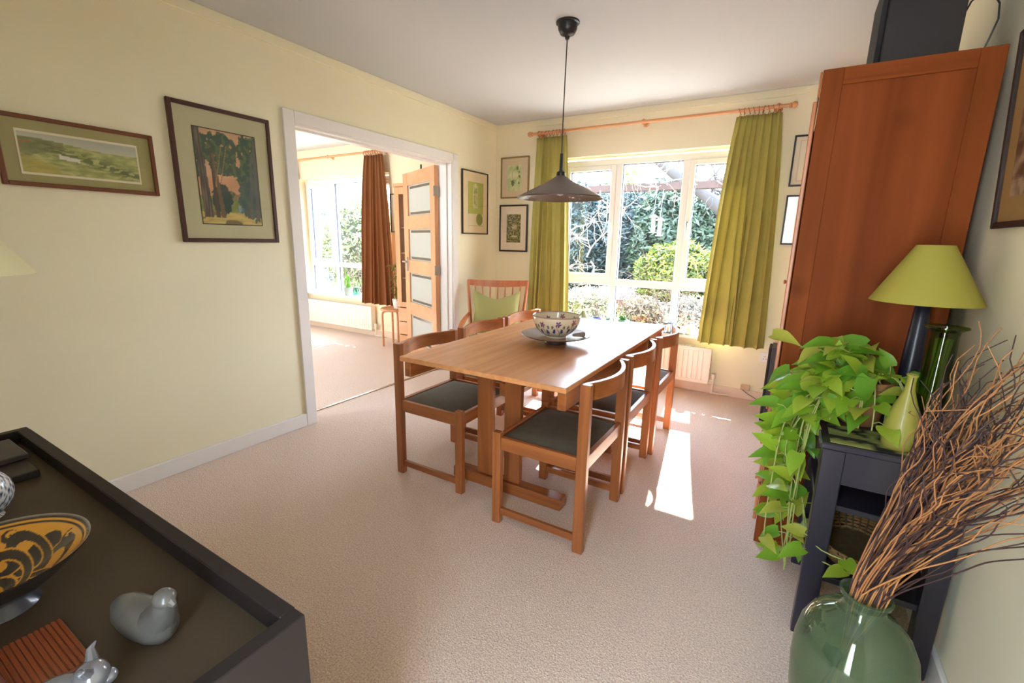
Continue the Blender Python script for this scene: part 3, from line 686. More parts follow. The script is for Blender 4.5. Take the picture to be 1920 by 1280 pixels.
# ================================================================= DINING CHAIRS
def make_chair(label):
    """origin: floor centre; faces +x ; width along y .50 ; x: back posts at -.22, front legs +.20"""
    t = thing('dining_chair', label, 'chair', (0, 0, 0), 'teak dining chairs round the table')
    W2 = .25; H = .735
    for s in (-1, 1):
        y0, y1 = (s*W2, s*(W2-.032)) if s < 0 else (s*(W2-.032), s*W2)
        obj('leg', B(-.225, -.18, y0, y1, 0, H, .003), TEAK, t)
        obj('leg', B(.18, .222, y0, y1, 0, .445, .003), TEAK, t)
        ym = (y0+y1)/2
        obj('side_stretcher', B(-.18, .18, ym-.009, ym+.009, .045, .078, .002), TEAKX, t)
        obj('side_rail', B(-.18, .18, ym-.011, ym+.011, .365, .425, .002), TEAKX, t)
    bm = BM(); box(bm, .19, .212, -W2+.032, W2-.032, .365, .425, .002); obj('front_rail', bm, TEAKY, t)
    bm = BM(); box(bm, -.215, -.193, -W2+.032, W2-.032, .365, .425, .002); obj('back_rail', bm, TEAKY, t)
    # upholstered pad
    bm = BM(); g = []; nx, ny = 14, 14
    for i in range(nx+1):
        row = []
        for j in range(ny+1):
            u, v = i/nx*2-1, j/ny*2-1
            dome = (1-abs(u)**5)*(1-abs(v)**5); row.append(bm.verts.new((-.003+u*.186, v*.216, .418+.026*dome)))
        g.append(row)
    for i in range(nx):
        for j in range(ny): bm.faces.new((g[i][j], g[i+1][j], g[i+1][j+1], g[i][j+1]))
    bm2 = BM(); box(bm, -.189, .183, -.216, .216, .40, .4175)
    obj('seat', bm, SEAT, t, smooth=True); bm2.free()
    # curved back rail, bowed outwards
    bm = BM(); n = 18; th_ = .018; prev = None
    for k in range(n+1):
        v = k/n*2-1; y = v*(W2-.033); bow = -.062*(1-v*v)
        x = -.192+bow; z0, z1 = .66, H-.002
        dx = .018
        ring = [bm.verts.new(p) for p in ((x-dx/2, y, z0), (x+dx/2, y, z0), (x+dx/2, y, z1), (x-dx/2, y, z1))]
        if prev:
            for a in range(4): bm.faces.new((prev[a], prev[(a+1) % 4], ring[(a+1) % 4], ring[a]))
        else: bm.faces.new(ring)
        prev = ring
    bm.faces.new(prev); obj('backrest', bm, TEAKY, t, smooth=True)
    return t
LBL = {('L', 0): 'teak dining chair nearest the camera on the doorway side of the table', ('L', 1): 'middle teak dining chair on the doorway side of the table', ('L', 2): 'far teak dining chair on the doorway side, nearest the window',
       ('R', 0): 'nearest teak dining chair on the cabinet side of the table', ('R', 1): 'middle teak dining chair on the cabinet side of the table', ('R', 2): 'far teak dining chair on the cabinet side, nearest the radiator'}
proto = make_chair('x'); used = False
for side, i, x, y, rz in (('L', 0, 1.212, -2.25, 0), ('L', 1, 1.212, -1.70, .01), ('L', 2, 1.215, -1.17, -.01),
                          ('R', 0, 1.905, -2.352, PI), ('R', 1, 1.90, -1.80, PI+.01), ('R', 2, 1.915, -1.262, PI)):
    o = proto if not used else copy_tree(proto); used = True
    o.location = (x, y, 0); o.rotation_euler = (0, 0, rz); o['label'] = LBL[(side, i)]

# ================================================================= TABLE CENTREPIECE
t = thing('footed_dish', 'wide shallow dark wooden dish on a foot, on the dining table under the bowl', 'dish', (1.715, -2.05, .75))
DW = mat('dish_brown', (126, 88, 64), .3, var=.1, vscale=12, coat=.3)
obj('foot', lathe(BM(), [(.055, 0), (.058, .004), (.052, .018), (.05, .028)], 1.715, -2.05, .75, 36), mat('dish_foot_dark', (66, 50, 46), .4), t, smooth=True)
obj('plate', lathe(BM(), [(.05, .026), (.10, .030), (.165, .041), (.183, .049), (.181, .052), (.12, .039), (0, .033)], 1.715, -2.05, .75, 56), DW, t, smooth=True)
t = thing('flower_bowl', 'cream bowl painted with purple and blue flowers on the footed dish', 'bowl', (1.715, -2.05, .784))
zb_ = .784
def bowlprof():
    P = [(.055, 0), (.055, .008), (.062, .012)]
    for k in range(1, 15):
        q = k/14; P.append((.062+.064*math.sin(q*PI/2), .012+.100*(q**1.3)))
    P += [(.127, .115), (.124, .117), (.121, .113)]
    for k in range(13, -1, -1):
        q = k/14; P.append((.003+.058+.058*math.sin(q*PI/2), .016+.097*(q**1.3)))
    P += [(.0, .014)]; return P
bm = lathe(BM(), bowlprof(), 1.715, -2.05, zb_, 180)
# subdivide vertically for painted detail
bmesh.ops.subdivide_edges(bm, edges=[e for e in bm.edges if abs(e.verts[0].co.z-e.verts[1].co.z) > .003], cuts=2, use_grid_fill=True)
o = obj('glazed_body', bm, vcmat('bowl_glaze', .12, coat=.6), t, smooth=True)
def bowlcol(p):
    a = math.atan2(p.y, p.x); rr = math.hypot(p.x, p.y); z = p.z
    c = (232, 216, 188)
    inside = False
    if z > .111: return (176, 150, 140)
    k = a/(2*PI)*9; s_ = (k-math.floor(k)-.5)*2*PI/9*rr; hgt = z
    idx = int(math.floor(k)) % 3
    zf = .078+.006*idx
    pu = [(104, 50, 84), (88, 62, 118), (140, 80, 96)][idx]
    d = math.hypot(s_, hgt-zf)
    if d < .017*(.72+.28*math.cos(5*math.atan2(hgt-zf, s_)+idx)): return pu if d > .006 else (150, 110, 130)
    if abs(s_-.010*math.sin(hgt*60)) < .0018 and .02 < hgt < zf: return (90, 104, 70)
    for sx in (-1, 1):
        if ((s_-sx*.018)/.007)**2+((hgt-.042-.004*idx)/.013)**2 < 1: return (66, 72, 134)
        if ((s_-sx*.030)/.006)**2+((hgt-.068)/.009)**2 < 1: return (104, 110, 92)
    return c
setcol(o, bowlcol)
t = thing('pebble', 'small grey angular stone on the rim of the footed dish', 'stone', (1.83, -2.02, .79))
bm = BM(); box(bm, -.032, .032, -.014, .014, 0, .022, .005); 
for v in bm.verts:
    if v.co.x > 0: v.co.z *= 1.15
    if v.co.x < -.01: v.co.z *= .6
bmesh.ops.transform(bm, matrix=Matrix.Translation((1.835, -2.03, .796)) @ Matrix.Rotation(R(12), 4, 'Z'), verts=bm.verts)
obj('stone', bm, mat('grey_stone', (150, 128, 118), .7, var=.1), t)

# ================================================================= PENDANT LAMP
lx, ly = 1.555, -1.72
t = thing('pendant_lamp', 'smoked conical pendant lamp hanging over the dining table', 'lamp', (lx, ly, 2.4))
obj('ceiling_rose', lathe(BM(), [(0, -.085), (.010, -.083), (.013, -.068), (.038, -.058), (.050, -.035), (.052, -.012), (.062, -.008), (.062, 0)], lx, ly, 2.4, 32), BLACK, t, smooth=True)
bm = BM(); tube(bm, [(lx, ly, 2.32), (lx-.004, ly, 2.1), (lx-.006, ly, 1.9), (lx-.006, ly, 1.7)], .0032, 8); obj('cord', bm, BLACK, t, smooth=True)
obj('cap', lathe(BM(), [(.0, .125), (.008, .12), (.010, .03), (.024, .022), (.027, .0), (.022, -.012), (0, -.012)], lx-.006, ly, 1.63, 24), BLACK, t, smooth=True)
m, nt_, b_ = newmat('smoked_shade'); b_.inputs['Base Color'].default_value = (*lin((92, 78, 70)), 1); b_.inputs['Roughness'].default_value = .3
tr = nt_.nodes.new('ShaderNodeBsdfTransparent'); tr.inputs[0].default_value = (.75, .62, .52, 1); mx = nt_.nodes.new('ShaderNodeMixShader'); mx.inputs[0].default_value = .22
nt_.links.new(b_.outputs[0], mx.inputs[1]); nt_.links.new(tr.outputs[0], mx.inputs[2]); nt_.links.new(mx.outputs[0], nt_.nodes['Material Output'].inputs[0]); SM = m
obj('lamp_shade', lathe(BM(), [(.024, .118), (.06, .093), (.14, .052), (.235, .004), (.243, 0), (.243, -.006), (.239, -.006), (.233, 0), (.138, .048), (.058, .089), (.024, .113)], lx-.006, ly, 1.515, 72, capb=False), SM, t, smooth=True)
obj('bulb', lathe(BM(), [(0, -.075), (.018, -.07), (.03, -.05), (.031, -.035), (.022, -.012), (.013, 0), (.013, .02), (0, .02)], lx-.006, ly, 1.60, 24), mat('pearl_bulb', (225, 215, 205), .3), t, smooth=True)

# ================================================================= ARMCHAIR IN THE CORNER
AC = Matrix.Translation((.433, -.655, 0)) @ Matrix.Rotation(R(28), 4, 'Z') @ Matrix.Diagonal((.95, .95, .985, 1))   # faces -y (local), back towards window wall/corner
t = thing('armchair', 'low spindle back beech armchair in the corner by the window', 'armchair', (.433, -.655, 0))
def ap(*p): return AC @ Vector(p)
for s in (-1, 1):
    bm = BM(); tube(bm, [ap(s*.30, .20, .905), ap(s*.262, .08, .55), ap(s*.245, .0, .30), ap(s*.25, .10, .0)], [.014, .017, .018, .013], 10); obj('back_post', bm, BEECH, t, smooth=True)
    bm = BM(); tube(bm, [ap(s*.27, -.33, .52), ap(s*.28, -.33, .25), ap(s*.285, -.35, 0)], [.013, .018, .012], 10); obj('front_leg', bm, BEECH, t, smooth=True)
    bm = BM(); tube(bm, [ap(s*.275, .11, .60), ap(s*.29, -.05, .575), ap(s*.30, -.22, .545), ap(s*.295, -.38, .53)], [.014, .02, .024, .018], 10)
    obj('armrest', bm, BEECH, t, smooth=True)
bm = BM(); n = 14; prev = None
for k in range(n+1):
    v = k/n*2-1; x = v*.305; y = .205+.03*(1-v*v); zc = .885+.008*v*v
    h = .03+.012*(1-v*v)
    ring = [bm.verts.new(ap(x, y-.009, zc-h)), bm.verts.new(ap(x, y+.009, zc-h)), bm.verts.new(ap(x, y+.012, zc+.022)), bm.verts.new(ap(x, y-.006, zc+.022))]
    if prev:
        for a in range(4): bm.faces.new((prev[a], prev[(a+1) % 4], ring[(a+1) % 4], ring[a]))
    else: bm.faces.new(ring)
    prev = ring
bm.faces.new(prev); obj('top_rail', bm, BEECH, t, smooth=True)
for k in range(7):
    v = (k-3)/3.6; bm = BM(); tube(bm, [ap(v*.275, .225-.02*abs(v), .85), ap(v*.25, .10, .58), ap(v*.225, .0, .36)], [.006, .009, .006], 8); obj('spindle', bm, BEECH, t, smooth=True)
bm = BM(); box(bm, -.26, .26, -.35, .03, .30, .335, .006, AC); obj('seat_frame', bm, BEECH, t)
bm = BM(); box(bm, -.245, .245, -.34, 0, .335, .42, .025, AC, 3); obj('seat_cushion', bm, mat('olive_cushion', (152, 150, 94), .9), t, smooth=True)
# loose green cushion
bm = BM(); g = []; n = 18
CM = AC @ Matrix.Translation((-.0, .045, .625)) @ Matrix.Rotation(R(-21), 4, 'X')
for s in (1, -1):
    rows = []
    for i in range(n+1):
        row = []
        for j in range(n+1):
            u, v = i/n*2-1, j/n*2-1
            th_ = .06*max(0, (1-u**2)*(1-v**2))**.45
            pinch = 1-.10*(1-abs(u))*(abs(v)**3); pinch2 = 1-.10*(1-abs(v))*(abs(u)**3)
            dip = -.10*(1-abs(u))**1.0*max(0, v)**3
            row.append(bm.verts.new(CM @ Vector((u*.235*pinch2, s*th_, v*.215*pinch+dip))))
        rows.append(row)
    for i in range(n):
        for j in range(n):
            q = (rows[i][j], rows[i+1][j], rows[i+1][j+1], rows[i][j+1]); bm.faces.new(q if s < 0 else q[::-1])
bmesh.ops.remove_doubles(bm, verts=bm.verts, dist=.0005)
o = obj('cushion', bm, mat('sage_green_cushion', (160, 158, 98), .9, bump=.2, bscale=300), smooth=True); tag(o, 'sage green square cushion leaning in the corner armchair', 'cushion')

# ================================================================= SILL OBJECTS, DINING ROOM
S1 = lambda z: mat('glaze', z, .3)
def sill(name, label, cat, x, prof, c, y=.035, glass=False):
    t = thing(name, label, cat, (x, y, SZ)); obj('body', lathe(BM(), prof, x, y, SZ, 24), glassthin('glass_'+name, c, .12) if glass else S1(c), t, smooth=True); return t
t = sill('small_jug', 'round olive green jug on the dining windowsill, left end', 'jug', 1.02, [(.03, 0), (.05, .03), (.052, .06), (.035, .09), (.022, .105), (.028, .12), (.024, .12), (.018, .105), (0, .1)], (140, 150, 110))
sill('small_bowl', 'dark blue bowl on the dining windowsill', 'bowl', 1.16, [(.025, 0), (.03, .006), (.052, .05), (.055, .06), (.05, .06), (.028, .012), (0, .01)], (70, 84, 130))
t = thing('windowsill_plant', 'small green plant in a teal pot on the dining windowsill', 'plant', (1.42, .035, SZ)); pot('pot', 1.42, .035, SZ, .045, .07, S1((90, 140, 120)), t)
bm = BM()
for k in range(22):
    a = k*2.4; r_ = .02+.03*(k % 4)/3; tube(bm, [(1.42, .035, SZ+.05), (1.42+r_*math.cos(a), .035+r_*.7*math.sin(a), SZ+.09+.01*(k % 3))], [.003, .006], 5)
obj('leaves', bm, mat('mid_green_leaf', (90, 140, 70), .5, trans=.3), t)
t = thing('succulent', 'small grey green succulent on the dining windowsill', 'plant', (1.27, .04, SZ)); pot('pot', 1.27, .04, SZ, .035, .05, S1((200, 205, 200)), t)
bm = BM()
for k in range(14):
    a = k*2.4; tube(bm, [(1.27, .04, SZ+.04), (1.27+.03*math.cos(a), .04+.03*math.sin(a), SZ+.07+.008*(k % 3))], [.007, .001], 5)
obj('leaves', bm, mat('grey_green_leaf', (120, 150, 130), .5), t)
t = thing('candle_lantern', 'small dark metal lantern with a candle on the dining windowsill', 'lantern', (1.85, .0, SZ)); cxl, cyl = 1.85, .005
bm = BM(); s = .033
box(bm, cxl-s, cxl+s, cyl-s, cyl+s, SZ, SZ+.008, .001); box(bm, cxl-s, cxl+s, cyl-s, cyl+s, SZ+.085, SZ+.095, .001)
for sx in (-1, 1):
    for sy in (-1, 1): box(bm, cxl+sx*s-(.003 if sx > 0 else -.003)-.003, cxl+sx*s-(.003 if sx > 0 else -.003)+.003, cyl+sy*s-(.003 if sy > 0 else -.003)-.003, cyl+sy*s-(.003 if sy > 0 else -.003)+.003, SZ+.008, SZ+.085)
obj('frame', bm, mat('lantern_metal', (74, 92, 108), .4, metal=.3), t)
obj('candle', lathe(BM(), [(.014, 0), (.014, .045), (0, .045)], cxl, cyl, SZ+.008, 16), mat('wax', (240, 220, 180), .5), t, smooth=True)
obj('handle', tube(BM(), [(cxl+.03, cyl, SZ+.085), (cxl+.06, cyl, SZ+.08), (cxl+.075, cyl, SZ+.07)], .003, 6), BLACK, t, smooth=True)
sill('mug', 'white mug beside the lantern on the dining windowsill', 'mug', 2.03, [(.032, 0), (.038, .004), (.04, .08), (.036, .08), (.034, .01), (0, .008)], (214, 220, 214), y=.03)
sill('small_dish', 'pale saucer behind the lantern on the dining windowsill', 'dish', 1.95, [(.025, 0), (.05, .012), (.052, .018), (.048, .018), (0, .006)], (226, 230, 230), y=.03)

# ================================================================= TALL CABINET
t = thing('tall_cabinet', 'tall reddish wooden cabinet with panelled side, standing by the right wall', 'cabinet', (2.97, -1.55, 0))
kx0, kx1, ky0, ky1, kz = 2.735, 3.205, -2.10, -1.05, 1.88
s = .062
for a in ((kx0, kx0+s, ky0, ky0+.022, 0.0, kz), (kx1-s, kx1, ky0, ky0+.022, 0.0, kz)): obj('side_stile', B(*a, .0015), CABW, t)
RRL = wood('reddish_rail', (122, 60, 24), (152, 79, 36), 'X', rough=.6, coat=0, spec=.1)
for z0, z1 in ((kz-.055, kz), (0, .16)): obj('side_rail', B(kx0+s, kx1-s, ky0, ky0+.022, z0, z1, .0015), RRL, t)
obj('side_panel', B(kx0+s-.004, kx1-s+.004, ky0+.007, ky0+.016, .155, kz-.05), CABP, t)
bm = BM(); box(bm, kx0+.004, kx1, ky0+.0225, ky1-.02, kz-.02, kz-.001, .001); box(bm, kx0+.004, kx1, ky0+.0225, ky1-.02, .06, .09); box(bm, kx1-.012, kx1-.001, ky0+.0225, ky1-.02, .09, kz-.02); box(bm, kx0, kx1, ky1-.02, ky1, 0, kz, .001)
obj('carcass', bm, CABW, t)
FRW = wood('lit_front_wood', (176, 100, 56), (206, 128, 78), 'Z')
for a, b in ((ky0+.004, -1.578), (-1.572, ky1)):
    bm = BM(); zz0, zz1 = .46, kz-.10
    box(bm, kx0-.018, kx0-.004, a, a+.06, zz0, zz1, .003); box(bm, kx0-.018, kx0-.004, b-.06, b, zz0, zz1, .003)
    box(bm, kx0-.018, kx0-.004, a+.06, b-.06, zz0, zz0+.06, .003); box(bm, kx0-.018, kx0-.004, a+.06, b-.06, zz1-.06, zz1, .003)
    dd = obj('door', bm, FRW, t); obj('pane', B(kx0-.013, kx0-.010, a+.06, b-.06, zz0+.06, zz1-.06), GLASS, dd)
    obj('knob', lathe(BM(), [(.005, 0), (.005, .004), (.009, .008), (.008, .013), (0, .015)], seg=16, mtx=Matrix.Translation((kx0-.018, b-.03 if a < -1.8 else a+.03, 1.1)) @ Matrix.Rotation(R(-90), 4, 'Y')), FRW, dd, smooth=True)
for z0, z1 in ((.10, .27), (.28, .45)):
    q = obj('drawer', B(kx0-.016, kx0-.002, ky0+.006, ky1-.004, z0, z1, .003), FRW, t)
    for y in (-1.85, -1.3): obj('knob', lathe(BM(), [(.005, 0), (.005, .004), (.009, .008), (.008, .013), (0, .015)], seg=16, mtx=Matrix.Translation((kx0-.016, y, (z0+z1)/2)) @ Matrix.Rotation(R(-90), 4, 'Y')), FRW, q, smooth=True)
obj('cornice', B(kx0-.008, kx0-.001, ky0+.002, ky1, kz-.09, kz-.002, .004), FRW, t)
for z in (.75, 1.1, 1.45): obj('shelf', B(kx0+.02, kx1-.014, ky0+.024, ky1-.022, z, z+.016), CABW, t)
# speaker on top and the twin on the floor behind
def speaker(label, x0, x1, y0, y1, z0, z1):
    t = thing('loudspeaker', label, 'speaker', ((x0+x1)/2, (y0+y1)/2, z0))
    obj('cabinet_box', B(x0+.018, x1, y0, y1, z0, z1, .003), mat('black_veneer', (36, 30, 34), .45), t)
    g = obj('front_grille', B(x0, x0+.018, y0+.008, y1-.008, z0+.008, z1-.008, .004), BLACKM, t)
    return t
speaker('black loudspeaker on top of the tall cabinet', 2.885, 3.115, -1.95, -1.62, kz, 2.215)
t2 = thing('cable', 'thin black speaker cable looping above the tall cabinet', 'cable', (3.14, -1.9, kz))
bm = BM(); P = [(3.113, -1.90, 2.035), (3.125, -1.93, 2.075), (3.145, -1.95, 2.09), (3.17, -1.955, 2.08), (3.19, -1.96, 2.045), (3.195, -1.96, 2.0), (3.185, -1.955, 1.95), (3.175, -1.94, 1.90), (3.16, -1.90, 1.886)]
tube(bm, P, .0028, 8); obj('wire', bm, BLACK, t2, smooth=True)
speaker('slim black loudspeaker on the floor between cabinet and window wall', 2.665, 2.88, -.52, -.28, 0.0, .56)

# ================================================================= PLANT STAND
t = thing('plant_stand', 'dark painted wooden plant stand with a low shelf, against the right wall', 'stand', (3.04, -2.35, 0))
sx0, sx1, sy0, sy1, sz = 2.878, 3.225, -2.575, -2.125, .69
for k, (x, y) in enumerate(((sx0, sy0), (sx1-.05, sy0), (sx0, sy1-.05), (sx1-.05, sy1-.05))):
    obj('leg', B(x, x+(.06 if k in (0, 2) else .05), y, y+.05, 0, sz-.02, .003), NAVYW, t)
obj('top_board', B(sx0-.008, sx1+.008, sy0-.008, sy1+.008, sz-.02, sz, .004), NAVYW, t)
bm = BM()
box(bm, sx0+.06, sx1-.05, sy0+.008, sy0+.026, sz-.13, sz-.02); box(bm, sx0+.06, sx1-.05, sy1-.026, sy1-.008, sz-.13, sz-.02)
box(bm, sx0+.008, sx0+.026, sy0+.05, sy1-.05, sz-.13, sz-.02); box(bm, sx1-.026, sx1-.008, sy0+.05, sy1-.05, sz-.13, sz-.02)
obj('apron', bm, NAVYW, t)
obj('middle_shelf', B(sx0+.008, sx1-.008, sy0+.05, sy1-.05, .45, .468, .002), NAVYW, t)
obj('lower_shelf', B(sx0+.008, sx1-.008, sy0+.012, sy1-.012, .215, .235, .002), NAVYW, t)
# runner cloth
bm = BM(); g = []; n = 40
for j in range(11):
    row = []
    for i in range(n+1):
        u = i/n; v = j/10; x = 2.90+.125*v+0*u; y = -2.565+.42*u
        row.append(bm.verts.new((2.895+.19*v, -2.57+.17*u, sz+.002+.001*math.sin(u*20))))
    g.append(row)
for j in range(10):
    for i in range(n): bm.faces.new((g[j][i], g[j+1][i], g[j+1][i+1], g[j][i+1]))
o = obj('table_mat', bm, vcmat('patterned_cloth', .9), solid=.002)
tag(o, 'small green and black patterned mat on the plant stand, in front of the pot', 'mat')
setcol(o, lambda p: (150, 150, 84) if nz(p.x*26, p.y*26, 3) > -.12 else (30, 28, 26))
# basket on lower shelf
t = thing('wicker_basket', 'shallow woven wicker basket on the low shelf of the plant stand', 'basket', (3.045, -2.36, .235))
WK = mat('wicker', (150, 112, 66), .7, var=.2, vscale=60); WKD = mat('wicker_dark', (96, 78, 48), .8, var=.2, vscale=60)
bm = BM()
for k in range(8):
    z = .238+.009*k; r_ = .105+.035*math.sin(k/7*PI/2); tube(bm, [(3.045+r_*math.cos(q*PI/20), -2.36+1.28*r_*math.sin(q*PI/20), z+.0015*math.sin(q*9+k*PI)) for q in range(40)], .0052, 6, closed=True)
obj('weave', bm, WK, t, smooth=True)
bm = BM()
for q in range(36):
    a = q*PI/18; tube(bm, [(3.045+.105*math.cos(a), -2.36+1.28*.105*math.sin(a), .238), (3.045+.146*math.cos(a), -2.36+1.28*.146*math.sin(a), .306)], .003, 5)
obj('stakes', bm, WKD, t)
obj('base', lathe(BM(), [(0, .003), (.11, .003), (.11, .008), (0, .008)], 0, 0, 0, 32, mtx=Matrix.Translation((3.045, -2.36, .235)) @ Matrix.Diagonal((1, 1.28, 1, 1))), WKD, t)
# bottle vase
t = thing('bottle_vase', 'matt yellow green bottle vase with narrow neck on the plant stand', 'vase', (3.065, -2.50, sz))
obj('vase_body', lathe(BM(), [(.036, 0), (.042, .01), (.045, .04), (.043, .075), (.034, .115), (.022, .15), (.0135, .178), (.011, .20), (.0115, .218), (.015, .226), (.0135, .227), (.009, .22), (.008, .19), (.0, .18)], 3.065, -2.50, sz, 40), mat('lime_matt_glaze', (158, 152, 66), .45, coat=.15), t, smooth=True)
# green glass vase
t = thing('glass_vase', 'tall green glass vase with wide flat rim behind the twigs on the plant stand', 'vase', (3.128, -2.44, sz))
GG = glassthin('green_glass', (186, 200, 130), .12); GG2 = mat('olive_glass_core', (176, 180, 50), .2, trans=.4)
obj('vase_body', lathe(BM(), [(.034, 0), (.038, .01), (.036, .2), (.032, .34), (.034, .352), (.05, .362), (.05, .366), (.034, .362), (.028, .34), (.032, .2), (.032, .02), (0, .015)], 3.128, -2.44, sz, 32, capb=True), GG, t, smooth=True)
bm = BM()
for k in range(7):
    a = k*.9; tube(bm, [(3.128+.02*math.cos(a), -2.44+.02*math.sin(a), sz+.02), (3.128+.016*math.cos(a+1.5), -2.44+.016*math.sin(a+1.5), sz+.33)], .005, 6)
obj('green_rods', bm, GG2, t, smooth=True)
# table lamp
def table_lamp(label, x, y, z, hb, r0, r1, hs, m_sh, m_b):
    t = thing('table_lamp', label, 'lamp', (x, y, z))
    obj('base', lathe(BM(), [(.06, 0), (.06, .012), (.034, .03), (.030, .10), (.026, hb*.6), (.02, hb-.03), (.012, hb-.02), (.010, hb+.02), (0, hb+.02)], x, y, z, 28), m_b, t, smooth=True)
    zb = z+hb-.02
    sh = obj('lamp_shade', lathe(BM(), [(r0, 0), (r1, hs), (r1-.003, hs), (r0-.003, 0)], x, y, zb, 64, capb=False), m_sh, t, smooth=True)
    bm = BM(); tube(bm, [(x, y, zb+.02), (x, y, zb+hs-.02)], .004, 6)
    for a in (0, 2.1, 4.2): tube(bm, [(x, y, zb+hs-.02), (x+(r1-.002)*math.cos(a), y+(r1-.002)*math.sin(a), zb+hs-.004)], .002, 5)
    obj('shade_carrier', bm, BRASS, t)
    obj('bulb', lathe(BM(), [(.012, 0), (.013, .02), (.028, .05), (.026, .07), (.014, .085), (0, .088)], x, y, zb+.005, 16), mat('unlit_bulb', (230, 225, 215), .3), t, smooth=True)
    return t
LIME = mat('lime_fabric_shade', (188, 178, 78), .7, trans=.25, bump=.08, bscale=500)
table_lamp('table lamp with lime green cone shade on the plant stand', 3.102, -2.262, sz, .435, .143, .047, .178, LIME, mat('ink_blue_ceramic', (34, 32, 46), .3))

# ---------------------------------------------------------------- pothos
pcx, pcy = 2.985, -2.31
t = thing('trailing_pothos', 'lime leaved trailing pothos in a tan pot, spilling off the plant stand', 'plant', (pcx, pcy, sz))
TAN = mat('tan_pot', (152, 106, 66), .6, var=.08)
obj('pot', lathe(BM(), [(.052, 0), (.056, .004), (.068, .10), (.072, .128), (.080, .134), (.082, .150), (.078, .156), (.072, .152), (.068, .13), (0, .128)], pcx, pcy, sz, 36), TAN, t, smooth=True)
obj('soil', lathe(BM(), [(0, .132), (.066, .132), (.066, .129)], pcx, pcy, sz, 24, capb=False), mat('soil', (60, 44, 34), .95), t)
rn = random.Random(11)
GRN = []
for k, c in enumerate(((150, 188, 52), (172, 196, 62), (130, 178, 48), (178, 184, 74), (116, 170, 50))):
    GRN.append(mat('pothos_leaf_%d' % k, c, .42, var=.08, vscale=20, trans=.4, coat=.15))
meshes = []
for k, m in enumerate(GRN):
    bm = leafmesh(1, .68, True, .22+.05*k, .22+.06*k); me = bpy.data.meshes.new('leaf'); bm.to_mesh(me); bm.free(); me.materials.append(m)
    me.polygons.foreach_set('use_smooth', [True]*len(me.polygons)); meshes.append(me)
STEM = mat('pothos_stem', (166, 172, 96), .6)
def put_leaf(p, d, size, nrm=None):
    d = Vector(d).normalized(); up_ = Vector(nrm if nrm else (-.3, -.5, .8)); x = d.cross(up_)
    if x.length < .05: x = Vector((1, 0, 0))
    x.normalize(); n = x.cross(d)
    mm = Matrix((x, d, n)).transposed().to_4x4() @ Matrix.Diagonal((size, size, size, 1)); mm.translation = Vector(p)
    o = bpy.data.objects.new('leaf', rn.choice(meshes)); C.objects.link(o); o.parent = t
    o.matrix_local = Matrix.Translation(-Vector((pcx, pcy, sz))) @ mm
nleaf = 0
def vine(pts, nl, s0=.082, s1=.056, r=.0022):
    global nleaf
    bm = BM(); P = [Vector(p) for p in pts]; fine = []
    for i in range(len(P)-1):
        p0, p1, p2, p3 = P[max(i-1, 0)], P[i], P[i+1], P[min(i+2, len(P)-1)]
        for q in range(5):
            u = q/5; fine.append(.5*((2*p1)+(-p0+p2)*u+(2*p0-5*p1+4*p2-p3)*u*u+(-p0+3*p1-3*p2+p3)*u**3))
    fine.append(P[-1]); tube(bm, fine, r, 5)
    for k in range(nl):
        u = (k+.6)/nl; i = min(int(u*(len(fine)-1)), len(fine)-2); p = fine[i]; dv = (fine[i+1]-fine[i]).normalized()
        side = Vector((rn.uniform(-1, .5), rn.uniform(-1, .6), rn.uniform(.0, .8))).normalized()
        pet = p+side*rn.uniform(.02, .05); tube(bm, [p, (p+pet)/2+Vector((0, 0, .008)), pet], .0014, 4)
        tip = (side*.8+Vector((rn.uniform(-.7, .3), rn.uniform(-.6, .3), rn.uniform(-.9, .1)))); put_leaf(pet, tip, rn.uniform(s1, s0)*1.15); nleaf += 1
    obj('vine', bm, STEM, t, smooth=True)
ztop = sz+.15
# upright crown leaves
for k in range(44):
    a = rn.uniform(0, 2*PI); r_ = rn.uniform(.01, .06); h = rn.uniform(.0, .15)
    off = Vector((-abs(rn.gauss(.03, .07))+.012, rn.gauss(-.03, .05), 0))
    p = Vector((pcx+r_*math.cos(a), pcy+r_*math.sin(a), ztop-.02)); q = p+off+Vector((0, 0, h))
    bm = BM(); tube(bm, [p, (p+q)/2+Vector((0, 0, .03)), q], [.0025, .002, .0015], 5); obj('leaf_stalk', bm, STEM, t)
    put_leaf(q, (rn.uniform(-1, .6), rn.uniform(-.9, .5), rn.uniform(-.6, .3)), rn.uniform(.075, .11))
# trailing vines off the left / near side of the stand
for k in range(17):
    y0 = pcy+rn.uniform(-.05, .06); ex = sx0-rn.uniform(.02, .10); ey = rn.uniform(-2.52, -2.18); zl = rn.uniform(.12, .55)
    pts = [(pcx-.04, y0, ztop), (pcx-.09, (y0+ey)/2, ztop+rn.uniform(-.01, .04)), (ex, ey, sz+rn.uniform(.0, .08)), (ex-rn.uniform(-.005, .03), ey+rn.uniform(-.03, .03), (sz+zl)/2), (ex+rn.uniform(-.02, .02), ey+rn.uniform(-.04, .04), zl)]
    vine(pts, 6+int((sz-zl)*13))
for k in range(9):
    a = rn.uniform(2.4, 5.6); pts = [(pcx, pcy, ztop), (pcx+.09*math.cos(a), pcy+.09*math.sin(a), ztop+.03), (pcx+.14*math.cos(a), pcy+.15*math.sin(a), ztop-.05), (pcx+.15*math.cos(a), pcy+.17*math.sin(a), sz+.03)]
    vine(pts, 6)
for s, e in (((2.90, -2.57, .34), (3.02, -2.60, .33)), ((2.9, -2.56, .30), (3.05, -2.595, .29))):
    vine([(2.86, -2.45, .42), s, e], 3)

